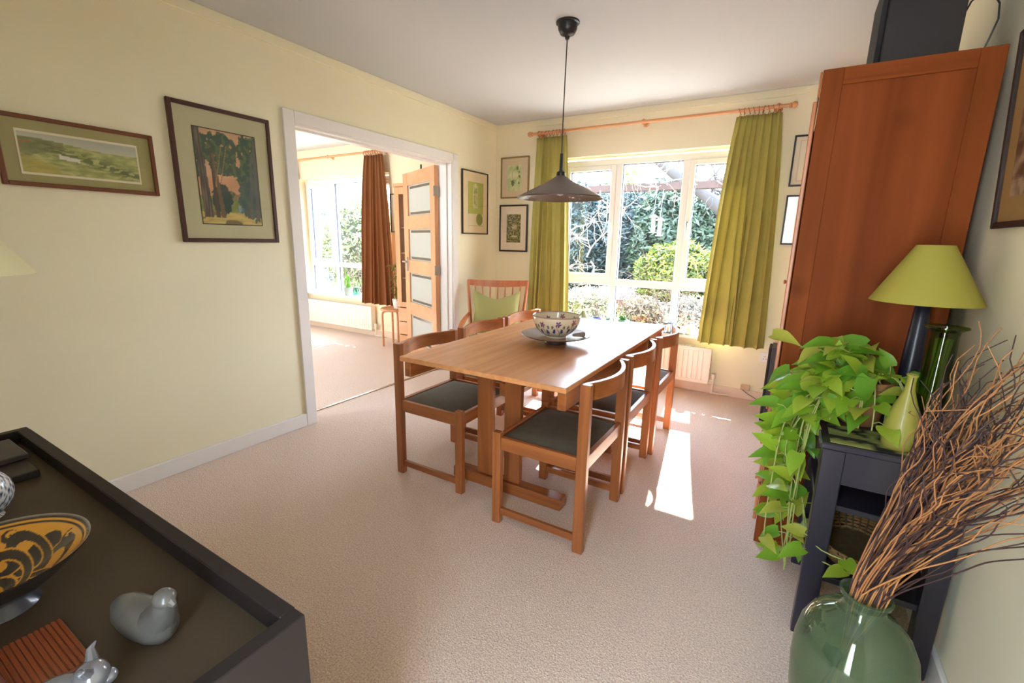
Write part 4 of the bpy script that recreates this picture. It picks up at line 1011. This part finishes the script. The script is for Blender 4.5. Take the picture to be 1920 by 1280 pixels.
# ================================================================= DEMIJOHN WITH TWIGS
jx, jy = 2.985, -2.905
m = glassthin('green_demijohn_glass', (196, 216, 188), .16)
nt_ = m.node_tree; o_ = nt_.nodes['Material Output']; prev_ = o_.inputs[0].links[0].from_socket
df = nt_.nodes.new('ShaderNodeBsdfDiffuse'); df.inputs[0].default_value = (*lin((150, 172, 140)), 1); mx = nt_.nodes.new('ShaderNodeMixShader'); mx.inputs[0].default_value = .13
nt_.links.new(prev_, mx.inputs[1]); nt_.links.new(df.outputs[0], mx.inputs[2]); nt_.links.new(mx.outputs[0], o_.inputs[0])
t = thing('glass_demijohn', 'round green glass demijohn on the carpet holding the dried twigs', 'vase', (jx, jy, 0))
obj('glass_body', lathe(BM(), [(.06, .0), (.09, .004), (.112, .04), (.125, .12), (.131, .20), (.130, .26), (.122, .31), (.104, .35), (.080, .375), (.058, .388), (.047, .400), (.044, .415), (.048, .428), (.054, .434), (.055, .442), (.049, .444), (.043, .436), (.040, .415), (.043, .398), (.055, .382), (.077, .369), (.1, .344), (.118, .305), (.126, .26), (.127, .2), (.121, .12), (.108, .045), (.085, .012), (0, .01)], jx, jy, 0, 64), m, t, smooth=True)
tw = thing('dried_twigs', 'bunch of curly dried twigs, tan and dark brown, standing in the green demijohn', 'twigs', (jx, jy, .02))
TT = mat('tan_twig', (168, 112, 68), .6, var=.12, vscale=8); TD = mat('dark_twig', (66, 42, 40), .6, var=.1, vscale=8); TC = mat('honey_twig', (190, 132, 78), .6)
rn = random.Random(21)
for k in range(190):
    dark = rn.random() < .5
    q = rn.random()
    nx_ = rn.uniform(-.034, .034); ny_ = rn.uniform(-.034, .034)
    tipx = rn.uniform(.06, .25) if rn.random() < .93 else rn.uniform(.03, .08)
    tipy = rn.uniform(-.2, .2); tipz = rn.uniform(.80, 1.0)+.25*(tipx/.25)*rn.random()-.25*max(0, -tipy)
    if tipx > .2: tipz *= .95
    n = 26; pts = []; rs = []
    ph1, ph2 = rn.uniform(0, 6.3), rn.uniform(0, 6.3); am = rn.uniform(.004, .012)*(1.7 if dark else 1.1); fr_ = rn.uniform(10, 22)
    for i in range(n+1):
        s_ = i/n
        if s_ < .28:
            g = s_/.28; x = jx-nx_*1.2*(1-g)+nx_*g - .06*(1-g); y = jy-ny_*1.2*(1-g)+ny_*g-.05*(1-g); z = .03+(.44-.03)*g
        else:
            g = (s_-.28)/.72; x = jx+nx_+(tipx-nx_)*(g**1.15); y = jy+ny_+(tipy-ny_)*(g**1.05); z = .44+(tipz-.44)*g**.92
            c = am*g**2.5*2.5; x += c*math.sin(ph1+fr_*g); y += c*math.cos(ph2+fr_*.8*g)*1.4; z += .5*c*math.sin(ph2+fr_*1.2*g)
        pts.append((min(x, XR-.006), y, z)); rs.append(.0023*(1-.6*s_)+.0002)
    bm = BM(); tube(bm, pts, rs, 5, cap=False); obj('twig', bm, TD if dark else (TT if rn.random() < .6 else TC), tw, smooth=2)

# ================================================================= SIDEBOARD
t = thing('sideboard', 'dark wooden tray top sideboard in the near left corner', 'sideboard', (1.6, -4.09, 0))
bx0, bx1, by0, by1 = .985, 2.196, -4.36, -3.862
rimw = .024
bm = BM()
box(bm, bx0+rimw, bx1-rimw, by1-rimw, by1, .68, .75, .002); box(bm, bx0+rimw, bx1-rimw, by0, by0+rimw, .68, .75, .002)
obj('tray_rim', bm, DARKW, t)
for x in (bx0, bx1-rimw): obj('end_panel', B(x, x+rimw, by0+.001, by1-.001, .05, .7495, .0015), DARKW, t)
obj('tray_board', B(bx0+rimw, bx1-rimw, by0+rimw, by1-rimw, .70, .716), mat('dark_tray_top', (74, 60, 46), .5, var=.05, vscale=7, spec=.35), t)
bm = BM(); box(bm, bx0+rimw, bx1-rimw, by0+.006, by1-.02, .06, .68, .003); obj('body', bm, DARKW, t)
for k in range(3):
    a = bx0+.02+k*.397; dd = obj('door', B(a, a+.385, by1-.02, by1-.004, .08, .67, .003), DARKW, t)
    obj('knob', lathe(BM(), [(.006, 0), (.014, .018), (0, .024)], seg=14, mtx=Matrix.Translation((a+.34, by1-.004, .42)) @ Matrix.Rotation(R(-90), 4, 'X')), CHROME, dd, smooth=True)
for x in (bx0+.03, bx1-.07):
    for y in (by0+.03, by1-.08): obj('foot', B(x, x+.04, y, y+.04, 0, .06, .003), DARKW, t)
TZ = .716
# stone bird
t = thing('stone_bird', 'grey carved stone bird on the sideboard, nearest its right end', 'figurine', (2.005, -3.962, TZ))
STN = mat('grey_soapstone', (98, 95, 92), .3, var=.12, vscale=25, coat=.3)
bm = BM(); rings = []; segs = 20
prof = [(-.006, .002, .034, .003), (.002, .014, .031, .012), (.018, .023, .027, .022), (.042, .027, .025, .025), (.066, .028, .025, .025), (.086, .026, .026, .025), (.100, .020, .028, .024), (.108, .010, .030, .017), (.111, .002, .032, .008)]
for s_, ry, zc, rz in prof:
    rings.append([bm.verts.new((s_, ry*math.cos(2*PI*k/segs), max(0, zc+rz*math.sin(2*PI*k/segs)))) for k in range(segs)])
for a, b in zip(rings, rings[1:]):
    for k in range(segs): bm.faces.new((a[k], a[(k+1) % segs], b[(k+1) % segs], b[k]))
bm.faces.new(rings[0]); bm.faces.new(rings[-1])
BMx = Matrix.Translation((1.948, -3.990, TZ)) @ Matrix.Rotation(R(9), 4, 'Z')
bmesh.ops.transform(bm, matrix=BMx, verts=bm.verts); obj('body', bm, STN, t, smooth=2)
bm = BM(); tube(bm, [BMx @ Vector(p) for p in ((.088, 0, .035), (.104, 0, .055), (.108, 0, .070), (.108, 0, .074))], [.024, .016, .0135, .013], 14); ellipsoid(bm, BMx @ Vector((.109, 0, .076)), (.0165, .014, .0125), 16, 10); tube(bm, [BMx @ Vector(p) for p in ((.118, 0, .076), (.130, 0, .072))], [.008, .003], 8)
obj('head', bm, STN, t, smooth=True)
# yellow and black bowl
ux, uy = 1.768, -4.078
t = thing('patterned_bowl', 'wide bowl with black knotwork on yellow inside, on the sideboard', 'bowl', (ux, uy, TZ))
obj('foot', lathe(BM(), [(.042, 0), (.045, .002), (.036, .014), (.034, .024)], ux, uy, TZ, 40), mat('grey_blue_foot', (64, 66, 80), .25, coat=.4), t, smooth=True)
bm = BM(); RB, HB = .112, .085
prof = [(.034, .022)]+[(.034+(RB-.034)*q**.85, .022+(HB-.022)*q**1.25) for q in [k/8 for k in range(1, 9)]]+[(RB+.001, HB+.003)]
obj('bowl_shell', lathe(BM(), prof, ux, uy, TZ, 80, capb=False), mat('black_glaze', (36, 34, 38), .15, coat=.6), t, smooth=True)
NR = 70; pin = [(RB+.001, HB+.003)]+[((RB-.003)*(1-q)**.9+.0, .026+(HB-.026)*((1-q)**1.45)) for q in [k/NR for k in range(0, NR)]]+[(0, .026)]
o = obj('bowl_interior', lathe(BM(), pin, ux, uy, TZ, 340, capb=False), vcmat('knotwork_glaze', .18, coat=.5), t, smooth=True)
def knot(p):
    x, y = p.x/RB, p.y/RB; r_ = math.hypot(x, y); a = math.atan2(y, x)
    Y = (206, 146, 52); K = (50, 42, 38)
    if r_ > .985: return (150, 140, 130)
    if r_ > .955: return K
    if r_ > .93: return Y
    if r_ > .90: return K
    c = Y
    for k in range(4):
        b = k*PI/2+.4; cx_, cy_ = .55*math.cos(b), .55*math.sin(b); dx, dy = x-cx_, y-cy_
        q = math.hypot((dx*math.cos(b)+dy*math.sin(b))/.27, (-dx*math.sin(b)+dy*math.cos(b))/.20)
        if q < 1.08: c = Y
        if q < 1: c = K
    def band(cx, cy, rx, ry, rot, w_, c):
        dx, dy = x-cx, y-cy; ca, sa = math.cos(rot), math.sin(rot); q = abs(math.hypot((dx*ca+dy*sa)/rx, (-dx*sa+dy*ca)/ry)-1)*min(rx, ry)
        return c if q > w_ else (K if q < w_*.70 else Y)
    for k in range(6):
        b = k*PI/3+.1; c = band(.50*math.cos(b), .50*math.sin(b), .36, .17, b+1.0, .055, c)
    for k in range(3):
        b = k*2*PI/3+.5; c = band(.22*math.cos(b), .22*math.sin(b), .36, .24, b+.3, .06, c)
    for k in range(6):
        b = k*PI/3+.62; dx, dy = x-.80*math.cos(b), y-.80*math.sin(b); q = math.hypot(dx, dy)
        if q < .085 and math.sin(math.atan2(dy, dx)+q*50) > -.3: c = K
    return c
setcol(o, knot)
# grooved wooden board
t = thing('wooden_board', 'small grooved reddish wooden board beside the patterned bowl on the sideboard', 'board', (1.93, -4.12, TZ))
RW = wood('redwood_board', (112, 52, 30), (150, 78, 44), 'X', rough=.3)
obj('board', B(1.884, 2.006, -4.182, -4.040, TZ, TZ+.012, .002), RW, t)
bm = BM()
for k in range(24): box(bm, 1.886, 2.004, -4.180+k*.00585, -4.180+k*.00585+.0042, TZ+.012, TZ+.0138, .0006)
obj('ridges', bm, RW, t)
# silver cat
t = thing('silver_figurine', 'silvery ceramic animal figurine with small ears at the bottom edge of the sideboard', 'figurine', (2.068, -4.07, TZ))
SIL = mat('silver_glaze', (150, 150, 158), .18, metal=.45, var=.2, vscale=30, coat=.5)
cm = Matrix.Translation((2.068, -4.070, TZ)) @ Matrix.Rotation(R(60), 4, 'Z')
bm = BM(); ellipsoid(bm, cm @ Vector((-.02, 0, .026)), (.034, .024, .026), 20, 14, Matrix.Rotation(R(60), 4, 'Z')); ellipsoid(bm, cm @ Vector((.012, 0, .042)), (.020, .018, .018), 18, 12); ellipsoid(bm, cm @ Vector((.026, 0, .036)), (.012, .010, .008), 12, 8)
obj('body', bm, SIL, t, smooth=True)
for s in (-1, 1):
    bm = BM(); tube(bm, [cm @ Vector(p) for p in ((.012, s*.010, .055), (.010, s*.018, .066), (.014, s*.024, .070))], [.007, .004, .001], 8); obj('ear', bm, SIL, t, smooth=True)
bm = BM(); tube(bm, [cm @ Vector(p) for p in ((-.05, 0, .015), (-.056, .02, .01), (-.04, .034, .008), (-.015, .036, .008))], [.008, .007, .006, .003], 8); obj('tail', bm, SIL, t, smooth=True)
# incense stick
o = obj('incense_stick', tube(BM(), [(1.80, -4.13, TZ+.075), (1.9, -4.125, TZ+.045), (1.968, -4.112, TZ+.018)], .002, 6), mat('dark_red_stick', (88, 40, 34), .6), smooth=True); tag(o, 'thin dark red stick leaning across the grooved board', 'stick')
# patterned ball and dark boxes
t = thing('patterned_jar', 'white round jar with blue scale pattern at the left end of the sideboard', 'jar', (1.42, -4.028, TZ))
bm = lathe(BM(), [(.028, 0)]+[(.048*math.sin(a), .05-.05*math.cos(a)) for a in [R(25+k*6) for k in range(25)]]+[(0, .098)], 1.42, -4.028, TZ, 96)
o = obj('jar_body', bm, vcmat('scale_glaze', .2, coat=.4), t, smooth=True)
setcol(o, lambda p: (52, 62, 96) if (abs(((math.atan2(p.y, p.x)*6+(p.z*110)) % 2)-1) < .18 or abs(((math.atan2(p.y, p.x)*6-(p.z*110)) % 2)-1) < .18) else (222, 224, 230))
t = thing('black_box', 'stack of two thin black boxes in the far corner of the sideboard', 'box', (1.17, -3.95, TZ))
bm = BM(); box(bm, 1.06, 1.29, -3.975, -3.915, TZ, TZ+.018, .002); obj('lower_box', bm, mat('matt_black_box', (42, 34, 34), .5), t)
bm = BM(); box(bm, 1.05, 1.20, -3.99, -3.91, TZ+.018, TZ+.032, .002); obj('upper_box', bm, mat('dark_grey_box', (62, 54, 52), .5), t)
table_lamp('table lamp with pale cream cone shade at the left edge of the picture', 1.16, -3.995, TZ, .482, .168, .05, .19, mat('cream_fabric_shade', (247, 242, 208), .7, trans=.25), mat('cream_ceramic', (190, 184, 160), .3))
t = thing('power_socket', 'white power socket low on the right wall near the camera', 'socket', (XR, -3.15, .3))
obj('plate', B(XR-.009, XR, -3.22, -3.08, .30, .385, .003), WHITE, t)

# ================================================================= GARDEN
GZ = -.15
struct('ground', B(-30, 30, .3, 40, GZ-.3, GZ), mat('garden_ground', (84, 80, 58), .95, var=.3, vscale=1.2, bump=.5, bscale=20))
struct('patio', B(-7, 5, .3, 2.6, GZ, GZ+.03), mat('pale_paving', (150, 142, 132), .85, var=.1, vscale=3))
FOL = vcmat('foliage', .6, trans=.25)
def bush(name, label, c, r, n, leaf, ca, cb, seed=0, cat='shrub', asp=1.6):
    rn = random.Random(seed); t = thing(name, label, cat, (c[0], c[1], c[2]-r[2]))
    V = []; F = []; K = []
    for k in range(n):
        while True:
            d = Vector((rn.gauss(0, 1), rn.gauss(0, 1), rn.gauss(0, 1)))
            if d.length > .01: break
        d.normalize(); q = 1-abs(rn.gauss(0, .13)); bumpy = 1+.22*mn.noise(d*3+Vector((seed, 0, 0)))
        p = Vector((c[0]+d.x*r[0]*q*bumpy, c[1]+d.y*r[1]*q*bumpy, c[2]+d.z*r[2]*q*bumpy))
        if p.z < GZ: p.z = GZ+.02
        a = Vector((rn.gauss(0, 1), rn.gauss(0, 1), rn.gauss(0, .7))).normalized(); b = a.cross(d+Vector((rn.gauss(0, .5), rn.gauss(0, .5), rn.gauss(0, .5)))).normalized()
        s = leaf*rn.uniform(.6, 1.3); i = len(V); V += [p-a*s*asp, p+b*s*.5, p+a*s*asp, p-b*s*.5]; F.append((i, i+1, i+2, i+3))
        col = lin(mixc(ca, cb, rn.random())); K += [(*col, 1)]*4
    off = Vector((c[0], c[1], c[2]-r[2])); me = bpy.data.meshes.new('foliage'); me.from_pydata([v-off for v in V], [], F); me.materials.append(FOL)
    at = me.color_attributes.new('Col', 'FLOAT_COLOR', 'POINT'); at.data.foreach_set('color', [x for k_ in K for x in k_])
    o = bpy.data.objects.new('foliage', me); C.objects.link(o); o.parent = t; o['kind'] = 'stuff'
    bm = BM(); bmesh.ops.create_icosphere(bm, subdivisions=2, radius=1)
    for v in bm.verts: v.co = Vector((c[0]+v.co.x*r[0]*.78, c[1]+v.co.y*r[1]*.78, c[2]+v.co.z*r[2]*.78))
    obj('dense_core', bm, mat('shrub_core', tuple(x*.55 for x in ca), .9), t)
    bm = BM(); tube(bm, [(c[0], c[1], GZ), (c[0]+.02, c[1], max(c[2]-r[2]*.4, GZ+.1))], [.05, .04], 7); obj('stem', bm, mat('bark', (92, 80, 70), .9), t)
    return t
DKA, DKB = (26, 40, 38), (62, 78, 78)
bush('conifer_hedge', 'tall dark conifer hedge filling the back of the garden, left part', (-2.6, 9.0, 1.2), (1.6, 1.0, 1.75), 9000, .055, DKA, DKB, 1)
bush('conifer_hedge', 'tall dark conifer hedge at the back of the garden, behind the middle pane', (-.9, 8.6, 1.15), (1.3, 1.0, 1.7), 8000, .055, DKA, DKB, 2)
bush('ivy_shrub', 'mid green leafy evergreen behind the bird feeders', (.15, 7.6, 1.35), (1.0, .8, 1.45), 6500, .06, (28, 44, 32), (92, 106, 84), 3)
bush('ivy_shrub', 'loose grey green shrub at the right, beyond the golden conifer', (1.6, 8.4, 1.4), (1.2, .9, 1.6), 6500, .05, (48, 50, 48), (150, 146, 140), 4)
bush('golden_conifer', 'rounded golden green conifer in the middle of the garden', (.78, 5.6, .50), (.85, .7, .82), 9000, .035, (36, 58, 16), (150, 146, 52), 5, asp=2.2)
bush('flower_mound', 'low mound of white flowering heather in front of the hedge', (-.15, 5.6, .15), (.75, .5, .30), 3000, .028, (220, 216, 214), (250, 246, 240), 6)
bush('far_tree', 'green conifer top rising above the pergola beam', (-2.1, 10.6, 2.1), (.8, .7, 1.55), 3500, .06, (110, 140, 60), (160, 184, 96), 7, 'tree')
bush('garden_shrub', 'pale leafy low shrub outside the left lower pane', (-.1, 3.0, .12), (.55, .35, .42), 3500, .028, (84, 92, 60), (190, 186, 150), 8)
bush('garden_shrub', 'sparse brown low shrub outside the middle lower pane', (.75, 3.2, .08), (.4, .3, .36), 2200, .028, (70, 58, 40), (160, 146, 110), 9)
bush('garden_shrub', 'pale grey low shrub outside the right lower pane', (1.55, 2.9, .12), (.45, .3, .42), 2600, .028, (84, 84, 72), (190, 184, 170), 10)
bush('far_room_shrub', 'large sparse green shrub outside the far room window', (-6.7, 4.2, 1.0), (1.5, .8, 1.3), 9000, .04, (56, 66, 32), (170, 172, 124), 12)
bush('far_room_shrub', 'pale grey leaved shrub behind the far room window', (-9.6, 6.4, 1.1), (1.8, .9, 1.7), 7000, .045, (70, 82, 72), (170, 178, 160), 13)
BARK = mat('pale_bark', (58, 54, 54), .9, var=.15, vscale=8, bump=.5, bscale=30)
# pergola
t = thing('pergola', 'weathered timber pergola beam crossing behind the window', 'pergola', (.6, 2.6, GZ))
PG = mat('weathered_timber', (54, 38, 36), .85, var=.12, vscale=8)
obj('beam', B(-2.6, 3.2, 2.56, 2.64, 1.99, 2.09, .006), PG, t)
obj('post', B(-2.3, -2.2, 2.55, 2.65, GZ, 1.99, .004), PG, t); obj('post', B(2.9, 3.0, 2.55, 2.65, GZ, 1.99, .004), PG, t)
# leaning tree
t = thing('leaning_tree', 'leaning pale barked tree crossing the top of the middle pane', 'tree', (2.6, 4.6, GZ))
bm = BM(); tube(bm, [(2.6, 4.6, GZ), (2.35, 4.5, .8), (1.9, 4.35, 1.6), (1.3, 4.15, 2.12), (.85, 4.05, 2.42), (.45, 4.0, 2.75), (.0, 4.0, 3.3)], [.16, .14, .12, .095, .085, .075, .06], 12)
obj('trunk', bm, BARK, t, smooth=True)
rn = random.Random(31); bm = BM()
def twiggy(bm, p, d, L_, r_, dep):
    pts = [p]; dd = d.normalized()
    for i in range(5):
        dd = (dd+Vector((rn.gauss(0, .28), rn.gauss(0, .28), rn.gauss(0, .25)))).normalized(); pts.append(pts[-1]+dd*L_/5)
    tube(bm, pts, [r_*(1-.13*i) for i in range(6)], 5, cap=False)
    if dep:
        for k in range(4): twiggy(bm, pts[rn.randint(1, 5)], dd+Vector((rn.gauss(0, .8), rn.gauss(0, .8), rn.gauss(0, .6))), L_*.62, r_*.55, dep-1)
for p, d_ in (((1.3, 4.15, 2.12), (.3, 0, 1)), ((.85, 4.05, 2.42), (.6, 0, .5)), ((.45, 4.0, 2.75), (-.5, 0, .4)), ((1.9, 4.35, 1.6), (.4, .2, .8)), ((1.0, 4.1, 2.3), (.8, 0, -.1)), ((1.5, 4.2, 1.95), (-.2, .2, .9))): twiggy(bm, Vector(p), Vector(d_), .9, .022, 2)
obj('twigs', bm, BARK, t)
# bare climber on the pergola
t = thing('bare_climber', 'bare pale winter climber stems in front of the left pane and along the beam', 'climber', (-.2, 1.9, GZ))
bm = BM(); CL = mat('pale_vine_bark', (104, 94, 88), .9)
for k in range(15):
    twiggy(bm, Vector((rn.uniform(-.75, .45), 1.95+rn.uniform(-.3, .3), rn.uniform(.5, 2.0))), Vector((rn.uniform(-1, 1), rn.uniform(-.3, .3), rn.uniform(-.6, .9))), rn.uniform(.5, .9), .012, 2)
for k in range(7):
    twiggy(bm, Vector((-.4+k*.36, 2.55, 2.08)), Vector((1, 0, rn.uniform(-.4, .3))), .8, .010, 2)
tube(bm, [(-.2, 1.9, GZ), (-.25, 1.95, .6), (-.05, 2.0, 1.2), (-.3, 2.2, 1.7), (-.2, 2.55, 2.06)], [.03, .026, .022, .02, .018], 8)
obj('stems', bm, CL, t)
# low twiggy plants
for k, (x, y, lb) in enumerate(((.55, 2.75, 'bare brown twiggy shrub outside the middle lower pane, left'), (1.25, 2.8, 'bare brown twiggy shrub outside the lower panes, right of centre'), (1.75, 2.2, 'bare twiggy shrub outside the right lower pane'), (-5.6, 3.0, 'bare twiggy shrub outside the far room window'))):
    t = thing('bare_shrub', lb, 'shrub', (x, y, GZ)); bm = BM()
    for j in range(9): twiggy(bm, Vector((x+rn.uniform(-.08, .08), y, GZ)), Vector((rn.uniform(-.5, .5), rn.uniform(-.3, .3), 1)), rn.uniform(.6, .95)*(1.6 if k == 3 else 1), .009, 2)
    obj('stems', bm, mat('brown_stem', (70, 54, 44), .9), t)
# retaining timbers and stone
t = thing('timber_edging', 'dark timber retaining edge across the garden bed', 'edging', (.6, 3.9, GZ))
for k in range(3): obj('sleeper', B(-2.4+k*1.9, -.52+k*1.9, 3.85, 3.97, GZ, GZ+.42, .01), mat('dark_timber', (56, 44, 38), .9, var=.15, vscale=6), t)
# bird feeders
for x, z, lb in ((1.0, 1.62, 'left hanging bird feeder with domed roof beyond the middle pane'), (1.09, 1.58, 'right hanging bird feeder with tray beyond the middle pane')):
    t = thing('bird_feeder', lb, 'bird feeder', (x, 2.5, z)); FD = mat('feeder_metal', (150, 150, 156), .35)
    obj('roof', lathe(BM(), [(.062, 0), (.05, .018), (.02, .034), (0, .04)], x, 2.5, z, 20), FD, t, smooth=True)
    obj('seed_tube', lathe(BM(), [(.03, -.2), (.03, 0)], x, 2.5, z, 16, capb=True), mat('seed_mesh', (84, 80, 74), .6), t, smooth=True)
    obj('tray', lathe(BM(), [(.0, -.21), (.05, -.21), (.055, -.198), (.05, -.198), (0, -.204)], x, 2.5, z, 20), FD, t, smooth=True)
    bm = BM(); tube(bm, [(x, 2.5, z+.04), (x-.01, 2.5, z+.10), (x+.012, 2.5, z+.13), (x, 2.5, z+.15), (x, 2.56, 2.0)], .003, 5); obj('hanging_wire', bm, FD, t)
# garden pots
for x, y, c, lb in ((.62, 2.2, (176, 110, 80), 'terracotta garden pot outside on the patio, left'), (1.5, 2.1, (180, 176, 170), 'pale stone garden pot outside on the patio, right')):
    t = thing('garden_pot', lb, 'pot', (x, y, GZ+.03)); pot('pot', x, y, GZ+.03, .16, .30, mat('garden_pot_clay', c, .85), t)
    bm = BM()
    for k in range(20): twiggy(bm, Vector((x, y, GZ+.25)), Vector((rn.uniform(-.7, .7), rn.uniform(-.7, .7), 1)), .3, .004, 0)
    obj('stems', bm, mat('garden_stem_green', (130, 150, 84), .8), t)
GR = {'framed_picture': 'framed pictures on the walls', 'curtain': 'long window curtains', 'curtain_rod': 'pine curtain poles', 'radiator': 'white panel radiators', 'jar': 'jars in the far room cabinet', 'bottle': 'green bottles on the far room cabinet',
      'loudspeaker': 'black loudspeakers', 'bird_feeder': 'hanging bird feeders', 'table_lamp': 'cone shade table lamps', 'garden_shrub': 'low garden shrubs', 'bare_shrub': 'bare twiggy shrubs', 'conifer_hedge': 'dark garden hedge',
      'ivy_shrub': 'leafy evergreens at the back', 'far_room_shrub': 'shrubs outside the far room', 'garden_pot': 'patio pots', 'power_socket': 'white sockets'}
for o in C.objects:
    k = o.name.split('.')[0]
    if o.parent is None and k in GR and 'category' in o: o['group'] = GR[k]
print('leaves', nleaf, 'objects', len(C.objects))
